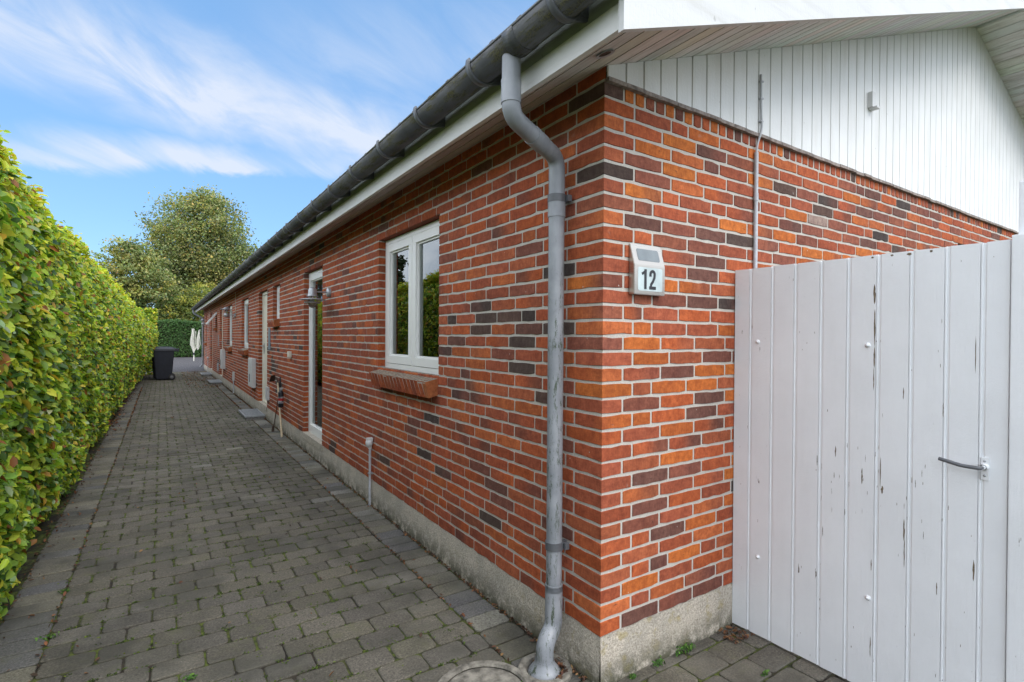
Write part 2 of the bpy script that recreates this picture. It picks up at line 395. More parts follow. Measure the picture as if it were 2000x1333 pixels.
pv = MB()
def paver(x0, y0, x1, y1, c, detail):
    t = rnd.uniform(-.0022, .0022); j = lambda a: rnd.uniform(-a, a)
    g_ = .0046; x0 += g_+j(.0012); x1 -= g_+j(.0012); y0 += g_+j(.0012); y1 -= g_+j(.0012)
    r = rnd.uniform(.013, .027)
    if detail:
        P = []
        for (cx, cy, a0) in ((x1-r, y1-r, 0), (x0+r, y1-r, 90), (x0+r, y0+r, 180), (x1-r, y0+r, 270)):
            for k in range(3):
                a = R(a0+45*k); P.append((cx+r*math.cos(a)+j(.0013), cy+r*math.sin(a)+j(.0013)))
        Q = []
        for i, p in enumerate(P):
            Q.append(p)
            if i % 3 == 2:
                q = P[(i+1) % 12]
                for s_ in (.33, .66): Q.append((p[0]+(q[0]-p[0])*s_+j(.0016), p[1]+(q[1]-p[1])*s_+j(.0016)))
        P = Q
    else:
        k = .013; P = [(x0+k, y0), (x1-k, y0), (x1, y0+k), (x1, y1-k), (x1-k, y1), (x0+k, y1), (x0, y1-k), (x0, y0+k)]
    n = len(P); cx, cy = (x0+x1)/2, (y0+y1)/2
    e = .005
    tilt = (rnd.uniform(-.012, .012), rnd.uniform(-.012, .012))
    zz = lambda p: t+tilt[0]*(p[0]-cx)+tilt[1]*(p[1]-cy)
    top = [(cx+(p[0]-cx)*(1-e/(x1-x0)*2), cy+(p[1]-cy)*(1-e/(y1-y0)*2), zz(p)) for p in P]
    mid = [(p[0], p[1], zz(p)-.0035) for p in P]
    bot = [(p[0], p[1], -.02) for p in P]
    fs = [tuple(range(n))]+[(i, n+i, n+(i+1) % n, (i+1) % n) for i in range(n)]+[(n+i, 2*n+i, 2*n+(i+1) % n, n+(i+1) % n) for i in range(n)]
    pv.add(top+mid+bot, fs, 0, c)
def pcol(x, y, border=False):
    k = rnd.uniform(.82, 1.18); b = (.098, .089, .073)
    if border or rnd.random() < .03: b = (.135, .125, .098) if x < 0 or rnd.random() < .6 else (.165, .16, .14)
    if border and rnd.random() < .3: b = (.10, .098, .095)
    return (b[0]*k, b[1]*k, b[2]*k*rnd.uniform(.92, 1.04))
PX0, PX1 = -.455, 1.315; ROW = .1415; SL = (PX1-PX0)/8.5
row = 0; y = -1.4
while y < 24.6:
    det = y < 6
    xs = [PX0+SL*(i+(0 if row % 2 else .5)) for i in range(-0, 9)]
    edges = [PX0]+[x_ for x_ in xs if PX0+.05 < x_ < PX1-.05]
    right = PX1
    if y < 1.62:                                  # paving carries on round the corner
        edges += [PX1+.21*i+(.1 if row % 2 else 0) for i in range(0, 14)]; edges = sorted(set(edges)); right = edges[-1]+.21
    edges.append(right)
    for a, b in zip(edges[:-1], edges[1:]):
        a2 = a+rnd.uniform(-.004, .004)
        paver(a2, y, b, y+ROW, pcol(a, y), det)
    paver(-.685, y, PX0, y+ROW, pcol(-.6, y, True), det)
    if y+ROW > 1.75: paver(PX1, y, XW-.012, y+ROW, pcol(1.4, y, True), det)
    y += ROW; row += 1
tag(pv.build('path', M['paver']), kind='structure')

# ------------------------------------------------------------------ HOUSE
house = thing('brick_house', (XW, YG, 0), 'long low house of red brick with grey plinth, white gable boards and dark gutter', 'house')
# openings on the long wall: (y0, y1, z0, z1, kind)
LT = ZB+31*CH+.007      # underside of the lintel course
OPEN = [(3.20, 4.375, ZB+14*CH+.02, LT, 'window2'), (6.257, 7.198, ZB, LT, 'tall'), (8.90, 9.49, ZB+22.5*CH, LT, 'small'),
        (10.06, 11.01, ZB+.0, LT, 'door'), (12.47, 13.61, ZB+14*CH, LT, 'window'), (15.60, 16.75, ZB+14*CH, LT, 'window'),
        (18.16, 19.07, ZB, LT, 'door'), (20.10, 20.72, ZB+22.5*CH, LT, 'open'), (22.02, 22.98, ZB, LT, 'door'), (24.9, 25.6, ZB+14*CH, LT, 'window1')]
GOPEN = [(5.56, 6.75, ZB+14*CH, ZB+31*CH+.007)]
wall = MB()
RED = [(.40, .094, .038), (.36, .084, .040), (.44, .116, .042), (.42, .096, .034), (.32, .082, .044), (.37, .100, .048), (.34, .086, .046)]
ORG = [(.48, .128, .032), (.45, .115, .032), (.50, .142, .034)]
PUR = [(.24, .078, .054), (.19, .070, .054), (.28, .088, .054), (.15, .066, .054)]
DRK = [(.085, .056, .050), (.11, .064, .054), (.068, .050, .048)]
GRY = [(.20, .175, .155), (.30, .21, .19)]
def pick(kind, s, z):
    r = rnd.random(); j = rnd.uniform(.86, 1.12)
    if kind == 'L':
        # dark bricks come in drifts low on the long wall
        d = .012 + .55*max(0, math.sin(s*2.3-z*4.2+.5))**2*(1 if .45 < z < 1.65 else .08)*max(0, math.sin(s*.8+1.3*z+.2))**.5
        if 1.25 < z < 1.62 and s < 1.8: d += .16
        c = rnd.choice(DRK if rnd.random() < .75 else PUR) if r < d else (rnd.choice(PUR) if r < d+.06 else rnd.choice(RED))
    elif kind == 'C':
        c = rnd.choice(DRK) if r < .07 else rnd.choice(PUR) if r < .20 else rnd.choice(ORG) if r > .88 else rnd.choice(RED)
    else:
        near = max(0, 1-abs(s)/2.5)
        o = .03+.17*near*(1 if z > 1.0 else .4)
        c = rnd.choice(DRK) if r < .025 else rnd.choice(PUR) if r < .24 else rnd.choice(GRY) if r < .246 else rnd.choice(ORG) if r > 1-o else rnd.choice(RED)
    return (c[0]*j*.96, c[1]*j*.96, c[2]*j*.90)
def brick(cols, z0, z1, c, c2=None, depth=.007):
    """cols: list of (x, y, nx, ny) columns along the face; front strip + rim"""
    n = len(cols); ft, fb, bt, bb = [], [], [], []
    cc = []
    for i, (x, y, nx, ny) in enumerate(cols):
        e = i in (0, n-1); j = rnd.gauss(0, .0011) - (rnd.uniform(.002, .005) if rnd.random() < .03 else 0); k = rnd.gauss(0, .0012) + (rnd.uniform(.002, .005) if rnd.random() < .03 else 0); o = rnd.uniform(-.0008, .0012)
        ins = .0035 if e else .0012
        ft.append((x+nx*o, y+ny*o, z1-ins+j)); fb.append((x+nx*o, y+ny*o, z0+ins+k))
        bt.append((x-nx*depth, y-ny*depth, z1+.0012+j)); bb.append((x-nx*depth, y-ny*depth, z0-.0012+k))
        t = i/(n-1); cc.append(c if c2 is None else tuple(c[q]+(c2[q]-c[q])*min(1, max(0, (t-.35)*3)) for q in range(3)))
    # round the end columns back a little along the face
    def push(lst, i0, i1, d):
        a = Vector(lst[i0]); b = Vector(lst[i1]); v = (b-a); v.z = 0
        if v.length > 1e-6: lst[i0] = tuple(a+v.normalized()*d)
    for lst in (ft, fb): push(lst, 0, 1, .002); push(lst, n-1, n-2, .002)
    for lst in (bt, bb): push(lst, 0, 1, -.0008); push(lst, n-1, n-2, -.0008)
    vs = ft+fb+bt+bb; fs = []
    for i in range(n-1):
        fs += [(i, i+1, n+i+1, n+i), (2*n+i, 2*n+i+1, i+1, i), (n+i, n+i+1, 3*n+i+1, 3*n+i)]
    fs += [(0, n, 3*n, 2*n), (n-1, 3*n-1, 4*n-1, 2*n-1)]
    wall.add(vs, fs, 0, cc*4)
def straight(p0, p1, nrm, near):
    L = (Vector(p1)-Vector(p0)).length; k = max(2, int(L/.045)) if near else 2
    return [(p0[0]+(p1[0]-p0[0])*i/k, p0[1]+(p1[1]-p0[1])*i/k, nrm[0], nrm[1]) for i in range(k+1)]
def series(start_len, kind, total, z):
    """joint positions from the corner"""
    out = [0, start_len]; s = start_len
    while s < total:
        s += .12 if rnd.random() < .10 else .24
        out.append(min(s, total))
    return out
NC = 35
RD = .10     # depth of the reveal return
for k in range(NC+1):
    z0 = ZB+k*CH+JT*.5; z1 = z0+CH-JT
    if k == 0: z0 += -.004
    zc = (z0+z1)/2
    A = k % 2 == 0
    # ---- corner brick, wraps both faces
    lL = .240 if A else .180; lG = .120 if A else .180
    gl = k < 34
    cc = pick('C', 0, zc)
    colsL = straight((XW, YG+lL-JT/2), (XW, YG), (-1, 0), True)
    if gl or k == 34:
        colsG = straight((XW, YG), (XW+(lG if k < 34 else .115)-JT/2, YG), (0, -1), True)
        cols = colsL[:-1]+[(XW, YG, -.7, -.7)]+colsG[1:]
    else:
        cols = colsL
    kf = rnd.uniform(.8, 1.15); cB = tuple(q*kf for q in cc) if rnd.random() < .8 else pick('G', 0, zc)
    brick(cols, z0, z1, cc, cB)
    # ---- long wall
    T = YE-YG; js = series(lL, 'L', T, zc)[1:]
    ops = sorted([(o[0]-YG, o[1]-YG) for o in OPEN if o[2]+.02 < zc < o[3]-.005])
    bricks_ = []
    for a, b in zip(js[:-1], js[1:]):
        pieces = [(a, b)]
        for o0, o1 in ops:
            nw = []
            for p, q in pieces:
                if q <= o0 or p >= o1: nw.append((p, q))
                else:
                    if p < o0: nw.append((p, o0))
                    if q > o1: nw.append((o1, q))
            pieces = nw
        bricks_ += pieces
    # merge slivers
    mg = []
    for p, q in bricks_:
        if mg and abs(mg[-1][1]-p) < 1e-6 and (q-p < .055 or mg[-1][1]-mg[-1][0] < .055) and (q-mg[-1][0] < .36): mg[-1] = (mg[-1][0], q)
        else: mg.append((p, q))
    for p, q in mg:
        if q-p < .02: continue
        near = YG+p < 7.5
        e0 = any(abs(p-o[1]) < 1e-6 for o in ops); e1 = any(abs(q-o[0]) < 1e-6 for o in ops)
        a_ = YG+p+(0 if e0 else JT/2*.9); b_ = YG+q-(0 if e1 else JT/2*.9)
        cs = straight((XW, b_), (XW, a_), (-1, 0), near)      # from far to near
        if e1: cs = straight((XW+RD, b_), (XW, b_), (0, 1), False)[:-1]+[(XW, b_, -.7, .7)]+cs[1:]
        if e0: cs = cs[:-1]+[(XW, a_, -.7, -.7)]+straight((XW, a_), (XW+RD, a_), (0, -1), False)[1:]
        c1 = pick('L', p, zc)
        c2 = None
        if rnd.random() < .34: kf = rnd.uniform(.15, .75); dk = rnd.choice(DRK+PUR); c2 = tuple(c1[i_]*(1-kf)+dk[i_]*.9*kf for i_ in range(3))
        if c2 and rnd.random() < .5: c1, c2 = c2, c1
        brick(cs, z0, z1, c1, c2)
    # ---- gable
    if gl:
        T = XR-XW; js = series(lG, 'G', T, zc)
        if not A and rnd.random() < .55: js = [0, .18, .30]+[q for q in np.arange(.54, T, .24)]+[T]
        js = js[1:]
        for a, b in zip(js[:-1], js[1:]):
            if b-a < .03: continue
            skip = False
            for o in GOPEN:
                if o[2]+.02 < zc < o[3]-.005 and XW+b > o[0]+.02 and XW+a < o[1]-.02:
                    if XW+a < o[0]-.03: b = o[0]-XW
                    elif XW+b > o[1]+.03: a = o[1]-XW
                    else: skip = True
            if skip: continue
            c1 = pick('G', a, zc); kf = rnd.uniform(.15, .75); dk = rnd.choice(DRK+PUR+PUR); c2 = tuple(c1[i_]*(1-kf)+dk[i_]*.9*kf for i_ in range(3)) if rnd.random() < .34 else None
            brick(straight((XW+a+JT/2, YG), (XW+b-JT/2, YG), (0, -1), a < 4.5), z0, z1, c1, c2)
# rowlock course under the gable boards
x = XW+.115+JT/2; zr0 = ZB+34*CH+JT/2
while x < XR-.06:
    brick(straight((x, YG), (x+.052, YG), (0, -1), False), zr0, 2.548, pick('G', x-XW, 2.5)); x += .0655
brick(straight((XW+.004, YG), (XW+.105, YG), (0, -1), False), 2.482+CH-.012, 2.55, RED[0]) if False else None
# mortar body, cut round the openings (3 mm behind the brick faces)
MD = .0035
def panel_cut(u0, u1, z0, z1, ops, put):
    us = sorted(set([u0, u1]+[o[0] for o in ops]+[o[1] for o in ops]))
    for a, b in zip(us[:-1], us[1:]):
        zz = [(z0, z1)]
        for o in ops:
            if o[0] <= a+1e-6 and o[1] >= b-1e-6:
                nz = []
                for p, q in zz:
                    if o[2] > p: nz.append((p, min(q, o[2])))
                    if o[3] < q: nz.append((max(p, o[3]), q))
                zz = nz
        for p, q in zz: put(a, b, p, q)
mops = [(o[0]-MD, o[1]+MD, o[2], o[3]+.0) for o in OPEN]
# continuous front skin so no two boxes share a visible seam: faces built as quads, reveals as quads
def put(a, b, p, q):
    wall.add([(XW+MD, a, p), (XW+MD, b, p), (XW+MD, b, q), (XW+MD, a, q)], [(0, 1, 2, 3)], 1)
panel_cut(YG+MD, YE, ZB, 2.70, mops, put)
for o in mops:
    xi = XW+.30
    for yy in (o[0], o[1]): wall.add([(XW+MD, yy, o[2]), (xi, yy, o[2]), (xi, yy, o[3]), (XW+MD, yy, o[3])], [(0, 1, 2, 3)], 1)
    wall.add([(XW-.0, o[0], o[3]+.001), (xi, o[0], o[3]+.001), (xi, o[1], o[3]+.001), (XW-.0, o[1], o[3]+.001)], [(0, 1, 2, 3)], 0, (.24, .07, .04))
    wall.add([(XW+MD, o[0], o[2]), (xi, o[0], o[2]), (xi, o[1], o[2]), (XW+MD, o[1], o[2])], [(0, 1, 2, 3)], 1)
gops = [(o[0], o[1], o[2], o[3]) for o in GOPEN]
def put(a, b, p, q):
    wall.add([(a, YG+MD, p), (b, YG+MD, p), (b, YG+MD, q), (a, YG+MD, q)], [(0, 1, 2, 3)], 1)
panel_cut(XW+MD, XR, ZB, 2.549, gops, put)
for o in gops:
    for xx in (o[0], o[1]): wall.add([(xx, YG+MD, o[2]), (xx, YG+.25, o[2]), (xx, YG+.25, o[3]), (xx, YG+MD, o[3])], [(0, 1, 2, 3)], 1)
    for zz in (o[2], o[3]): wall.add([(o[0], YG+MD, zz), (o[1], YG+MD, zz), (o[1], YG+.25, zz), (o[0], YG+.25, zz)], [(0, 1, 2, 3)], 0, (.10, .05, .035))
# far and hidden sides
wall.add([(XW+MD, YE, ZB), (XR, YE, ZB), (XR, YE, 2.7), (5.864, YE, 4.15), (XW+MD, YE, 2.6)], [(0, 1, 2, 3, 4)], 0, (.38, .085, .04))
wall.add([(XR, YG, ZB), (XR, YE, ZB), (XR, YE, 2.7), (XR, YG, 2.7)], [(0, 1, 2, 3)], 0, (.38, .085, .04))
wall.build('wall', [M['brick'], M['mortar']], house)
# plinth
pl = MB()
def plface(p0, p1, n, ztop=ZB-.001):
    """slightly uneven cast face"""
    L = (Vector(p1)-Vector(p0)).length; kx = max(2, int(L/.06)); kz = 5
    vs = []
    for i in range(kx+1):
        for j in range(kz+1):
            t = i/kx; z = -.03+(ztop+.03)*j/kz
            o = (rnd.uniform(0, .003) if 0 < j < kz else 0) + (.006*(1-j/kz))
            if i in (0, kx): o = .006*(1-j/kz)
            vs.append((p0[0]+(p1[0]-p0[0])*t+n[0]*o, p0[1]+(p1[1]-p0[1])*t+n[1]*o, z))
    s = kz+1
    pl.add(vs, [(i*s+j, (i+1)*s+j, (i+1)*s+j+1, i*s+j+1) for i in range(kx) for j in range(kz)], 0)
plface((XW+.001, YG+.001), (XW+.001, YE), (-1, 0)); plface((XW+.001, YG+.001), (XR, YG+.001), (0, -1))
pl.add([(XW+.001, YG+.001, ZB-.001), (XR, YG+.001, ZB-.001), (XR, YG+.35, ZB-.001), (XW+.001, YG+.35, ZB-.001)], [(0, 1, 2, 3)])
pl.add([(XW+.001, YG+.001, ZB-.0012), (XW+.36, YG+.001, ZB-.0012), (XW+.36, YE, ZB-.0012), (XW+.001, YE, ZB-.0012)], [(0, 1, 2, 3)])
for o in OPEN:
    if o[4] in ('tall', 'door'):    # cast threshold block
        pl.box((XW-.012, o[0]-.02, .15), (XW+.12, o[1]+.02, ZB+.016), 0, bev=.004)
pl.build('plinth', M['plinth'], house)
# rooms behind the panes
rm = MB()
rm.add([(XW+3, YG+.3, .2), (XW+3, YE, .2), (XW+3, YE, 2.5), (XW+3, YG+.3, 2.5)], [(0, 1, 2, 3)])
rm.add([(XW+.3, YG+.3, .2), (XW+3, YG+.3, .2), (XW+3, YE, .2), (XW+.3, YE, .2)], [(0, 1, 2, 3)])
rm.add([(XW+.3, YG+.3, 2.5), (XW+3, YG+.3, 2.5), (XW+3, YE, 2.5), (XW+.3, YE, 2.5)], [(0, 1, 2, 3)])
for yy in (2.2, 5.2, 8.0, 9.8, 11.5, 14.4, 17.4, 19.6, 21.4, 24.0): rm.add([(XW+.3, yy, .2), (XW+3, yy, .2), (XW+3, yy, 2.5), (XW+.3, yy, 2.5)], [(0, 1, 2, 3)])
rm.add([(XW+.3, YG+.3, .2), (XR, YG+.3, .2), (XR, YG+.3, 2.5), (XW+.3, YG+.3, 2.5)], [(0, 1, 2, 3)])
rm.build('interior_wall', M['dark_room'], house)

# windows ---------------------------------------------------------
XF = XW+.060          # outer plane of the frames
def ring(b, x0, x1, y0, y1, z0, z1, w, mi=0, bev=.002):
    b.box((x0, y0, z0), (x1, y1, z0+w), mi, bev=bev); b.box((x0, y0, z1-w), (x1, y1, z1), mi, bev=bev)
    b.box((x0, y0, z0+w), (x1, y0+w, z1-w), mi, bev=bev); b.box((x0, y1-w, z0+w), (x1, y1, z1-w), mi, bev=bev)
def pane(p, y0, y1, z0, z1, x):
    q = MB(); q.box((x, y0, z0), (x+.006, y1, z1)); return q.build('pane', M['glass'], p)
def curtain(p, y0, y1, z0, z1, x):
    q = MB(); n = 28; vs = []
    for i in range(n+1):
        yy = y0+(y1-y0)*i/n; xx = x+.02*math.sin(i*1.35)
        vs += [(xx, yy, z0), (xx, yy, z1)]
    q.add(vs, [(2*i, 2*i+2, 2*i+3, 2*i+1) for i in range(n)], smooth=True); return q.build('curtain', M['curtain'], p)
def sash(wd, y0, y1, z0, z1, x=XF-.004, w=.062):
    b = MB(); ring(b, x, x+.05, y0, y1, z0, z1, w)
    # inner chamfered bead
    ring(b, x+.016, x+.045, y0+w, y1-w, z0+w, z1-w, .014, bev=.003)
    s = b.build('sash', M['frame'], wd)
    pane(s, y0+w+.008, y1-w-.008, z0+w+.008, z1-w-.008, x+.030)
    return s
def window(o, kind):
    y0, y1, z0, z1 = o; y0 += .003; y1 -= .003; z1 -= .004
    b = MB(); ring(b, XF, XF+.09, y0, y1, z0, z1, .040)
    if kind == 'window2': b.box((XF, (y0+y1)/2-.012, z0+.04), (XF+.09, (y0+y1)/2+.012, z1-.04))
    wd = b.build('window', M['frame'], house)
    gp = MB(); ring(gp, XF+.006, XF+.012, y0+.0395, y1-.0395, z0+.0395, z1-.0395, .006, bev=0); gp.build('seal', M['frame_gap'], wd)
    if kind == 'window2':
        m_ = (y0+y1)/2
        sash(wd, y0+.043, m_-.007, z0+.043, z1-.043); sash(wd, m_+.007, y1-.043, z0+.043, z1-.043)
        curtain(wd, y0+.05, y0+.20, z0, z1, XF+.16); curtain(wd, m_-.16, m_+.10, z0, z1, XF+.16); curtain(wd, y1-.22, y1-.04, z0, z1, XF+.16)
    elif kind != 'open':
        sash(wd, y0+.043, y1-.043, z0+.043, z1-.043)
    else:
        s = sash(wd, y0+.043, y1-.043, z0+.043, z1-.043)
    return wd
def sill(y0, y1, ztop):
    """row of tilted rowlock bricks under a window"""
    b = MB(); n = max(3, int(round((y1-y0)/.0655))); p = (y1-y0)/n
    ang = R(14)
    for i in range(n):
        a = y0+i*p+.0055; c = y0+(i+1)*p-.0055; k = rnd.choice(RED) if i else (.42, .14, .055); j = rnd.uniform(-.001, .001); k = tuple(q_*rnd.uniform(.75, 1.1) for q_ in (1,))[0] and tuple(q_*kk for q_, kk in zip(k, [rnd.uniform(.7, 1.05)]*3))
        xb, xf = XF+.001, XW-.092+j; L = xb-xf
        zb = ztop; zf = ztop-L*math.tan(ang)*.9; h = .108; lean = .028
        q = [(xb, zb), (xf, zf), (xf+lean, zf-h), (xb, zb-h*1.02)]
        vs = [(x_, a, z_) for x_, z_ in q]+[(x_, c, z_) for x_, z_ in q]
        b.add(vs, [(0, 1, 5, 4)], 1, k); b.add(vs, [(1, 2, 6, 5), (2, 3, 7, 6), (0, 3, 2, 1), (4, 5, 6, 7)], 0, k)
    q = [(XF+.001, ztop-.006), (XW-.0905, ztop-.150*math.tan(ang)-.002), (XW-.0625, ztop-.140*math.tan(ang)-.098), (XF, ztop-.10)]
    vs = [(x_, y0+.010, z_) for x_, z_ in q]+[(x_, y1-.010, z_) for x_, z_ in q]
    b.add(vs, [(0, 1, 5, 4), (1, 2, 6, 5), (2, 3, 7, 6), (0, 3, 2, 1), (4, 5, 6, 7)], 2)
    return b.build('window_sill', [M['brick'], M['old_brick'], M['mortar']], house)
def door(o):
    y0, y1, z0, z1 = o; y0 += .003; y1 -= .003; z0 += .018; z1 -= .004
    b = MB(); w = .05
    b.box((XF, y0, z0), (XF+.10, y0+w, z1), bev=.003); b.box((XF, y1-w, z0), (XF+.10, y1, z1), bev=.003); b.box((XF, y0+w, z1-w), (XF+.10, y1-w, z1), bev=.003)
    b.box((XF, y0+w, z0), (XF+.10, y1-w, z0+.025), bev=.003)
    d = b.build('door', M['cream'], house)
    l = MB(); l.box((XF+.022, y0+w+.003, z0+.028), (XF+.062, y1-w-.003, z1-w-.003), bev=.002)
    for i in range(1, 7):
        yy = y0+w+(y1-y0-2*w)*i/7; l.box((XF+.018, yy-.004, z0+.12), (XF+.0215, yy+.004, z1-.17), bev=.001)
    l.build('door_leaf', M['cream'], d)
    h = MB(); yh = y1-w-.06
    h.box((XF+.012, yh-.018, 1.13), (XF+.020, yh+.018, 1.33), bev=.003)
    h.tube([(XF+.012, yh, 1.28), (XF-.035, yh, 1.28), (XF-.04, yh-.02, 1.28), (XF-.04, yh-.12, 1.275)], .009, 10)
    h.build('handle', M['galv'], d)
for (y0, y1, z0, z1, kd) in OPEN:
    if kd == 'door': door((y0, y1, z0, z1))
    elif kd == 'tall':
        wt = window((y0, y1, z0+.017, z1), 'tall')
        curtain(wt, y0+.05, y1-.25, z0+.03, z1-.1, XF+.13)  # pale curtain added only to make the tall pane look lighter
    else:
        st = z0+.045; window((y0, y1, st-.005, z1), kd)
        sill(y0+.004, y1-.004 if kd != 'window2' else y1-.03, st-.006)
gw = MB(); o = GOPEN[0]
gw.box((o[0]+.002, YG+.06, o[2]), (o[0]+.06, YG+.12, o[3]-.003)); gw.box((o[1]-.06, YG+.06, o[2]), (o[1]-.002, YG+.12, o[3]-.003)); gw.box((o[0]+.06, YG+.06, o[3]-.06), (o[1]-.06, YG+.12, o[3]-.003)); gw.box((o[0]+.06, YG+.06, o[2]), (o[1]-.06, YG+.12, o[2]+.06))
gwo = gw.build('window', M['frame'], house); q = MB(); q.box((o[0]+.05, YG+.085, o[2]+.05), (o[1]-.05, YG+.091, o[3]-.05)); q.build('pane', M['glass'], gwo)
# the window that stands open: top-hung sash swung out
ow = OPEN[7]; q = MB(); tl = .52; a_ = R(38)
top = Vector((XF-.02, 0, ow[3]-.05)); dr = Vector((-math.sin(a_), 0, -math.cos(a_))); nn = Vector((-math.cos(a_), 0, math.sin(a_)))
def obox(b, p, d1, l1, d2, l2, y0, y1, mi=0):
    vs = [p+d1*i*l1+d2*j*l2+Vector((0, yy, 0)) for i in (0, 1) for j in (0, 1) for yy in (y0, y1)]
    b.add(vs, [(0, 1, 3, 2), (4, 6, 7, 5), (0, 4, 5, 1), (2, 3, 7, 6), (0, 2, 6, 4), (1, 5, 7, 3)], mi)
obox(q, top, dr, .05, nn, .04, ow[0]+.04, ow[1]-.04); obox(q, top+dr*(tl-.05), dr, .05, nn, .04, ow[0]+.04, ow[1]-.04)
obox(q, top+dr*.05, dr, tl-.1, nn, .04, ow[0]+.04, ow[0]+.09); obox(q, top+dr*.05, dr, tl-.1, nn, .04, ow[1]-.09, ow[1]-.04)
os_ = q.build('open_sash', M['frame'], house); q = MB(); obox(q, top+dr*.045+nn*.016, dr, tl-.09, nn, .006, ow[0]+.085, ow[1]-.085); q.build('pane', M['glass'], os_)

# roof ------------------------------------------------------------
SL_ = .3657; XA = 5.864; ZA = 4.185
zs = lambda x: ZA-SL_*abs(XA-x)
YV = 1.195; YRE = YE+.25; XE = 1.222
XER = 2*XA-XE
# soffit boards along Y
sf = MB(); ux, uz = 1/math.hypot(1, SL_), SL_/math.hypot(1, SL_)
for side in (1, -1):
    x = XE+.022; i = 0
    while x < XA-.01:
        x2 = min(x+.100*ux, XA-.003)
        y2 = YRE if x < XW+.02 else YG+.03
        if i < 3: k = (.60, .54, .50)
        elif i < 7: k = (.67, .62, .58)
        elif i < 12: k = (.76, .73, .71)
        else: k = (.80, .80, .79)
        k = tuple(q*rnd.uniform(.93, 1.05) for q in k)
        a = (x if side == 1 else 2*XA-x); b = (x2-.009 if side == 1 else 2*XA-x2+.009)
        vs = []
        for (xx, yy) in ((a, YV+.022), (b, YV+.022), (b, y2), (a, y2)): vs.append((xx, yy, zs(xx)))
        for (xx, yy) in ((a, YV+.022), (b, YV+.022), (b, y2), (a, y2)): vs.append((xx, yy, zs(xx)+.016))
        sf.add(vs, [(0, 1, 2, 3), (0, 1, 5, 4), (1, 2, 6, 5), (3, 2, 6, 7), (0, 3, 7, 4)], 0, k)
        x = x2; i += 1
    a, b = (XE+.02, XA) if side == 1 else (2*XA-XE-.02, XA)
    sf.add([(a, YV+.024, zs(a)+.014), (b, YV+.024, zs(b)+.014), (b, YRE, zs(b)+.014), (a, YRE, zs(a)+.014)], [(0, 1, 2, 3)], 1)  # black backing sheet, its colour paints the shade in the board gaps
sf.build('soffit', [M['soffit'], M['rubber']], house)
vt = MB(); vx, vy = 1.394, 1.479; rm_ = Matrix.Translation((vx, vy, zs(vx)-.003)) @ Matrix.Rotation(-math.atan(SL_), 4, 'Y')
bm = bmesh.new(); bmesh.ops.create_cone(bm, cap_ends=False, segments=28, radius1=.036, radius2=.030, depth=.010); vt.bm(bm, 0, smooth=True, mtx=rm_)
bm = bmesh.new(); bmesh.ops.create_circle(bm, cap_ends=True, segments=28, radius=.031); vt.bm(bm, 1, mtx=rm_)
bm = bmesh.new(); bmesh.ops.create_cone(bm, cap_ends=False, segments=28, radius1=.036, radius2=.024, depth=.003); vt.bm(bm, 0, mtx=Matrix.Translation((0, 0, -.005)) @ rm_)
vt.build('soffit_vent', [M['galv'], M['rust']], house)
# fascia, two boards
fa = MB(); fa.box((XE, YV+.001, 2.464), (XE+.022, YRE, 2.551), 0, bev=.002); fa.box((XE+.006, YV+.001, 2.553), (XE+.024, YRE, 2.668), 1)
fa.box((2*XA-XE-.022, YV+.001, 2.464), (2*XA-XE, YRE, 2.66), 0)
fa.build('fascia', [M['fascia'], M['fascia_up']], house)
# bargeboards
bb = MB()
for s in (1, -1):
    P = []
    xa = XE-.020; P = [(xa, zs(xa)-.043), (XA, ZA-.05), (XA, ZA+.22), (xa, zs(xa)+.205)]
    if s == -1: P = [(2*XA-p[0], p[1]) for p in P]
    vs = [(x_, YV-.003, z_) for x_, z_ in P]+[(x_, YV+.021, z_) for x_, z_ in P]
    bb.add(vs, [(0, 1, 2, 3), (4, 5, 6, 7), (0, 1, 5, 4), (1, 2, 6, 5), (2, 3, 7, 6), (3, 0, 4, 7)])
bb.build('bargeboard', M['barge'], house)
# gable boards
gc = MB(); x = XW+.003; bw = .1085; i = 0
yc = YG-.014
while x < 2*XA-XW-.02:
    a, b = x+.0028, x+bw-.0028; z0 = 2.556
    vs = []
    for xx, yy in ((a, yc+.007), (a+.0022, yc), (b-.0022, yc), (b, yc+.007)): vs += [(xx, yy, z0+rnd.uniform(-.003, .003)), (xx, yy, zs(xx)-.001)]
    gc.add(vs, [(0, 2, 3, 1), (2, 4, 5, 3), (4, 6, 7, 5), (0, 6, 4, 2)], 0)
    x += bw
gc.add([(XW+.002, yc+.0068, 2.556), (XR, yc+.0068, 2.556), (XA, yc+.0068, ZA)], [(0, 1, 2)], 1)
gc.build('gable_cladding', [M['white'], M['groove']], house)
ds = MB(); x = XW+.006
while x < XR-.1:
    j = rnd.uniform(-.004, .004); ds.box((x, YG-.022+rnd.uniform(0, .004), 2.540+j*.8), (x+.107, YG+.01, 2.557+j*.5), 0); x += .1085
ds.build('drip_strip', M['flash'], house)
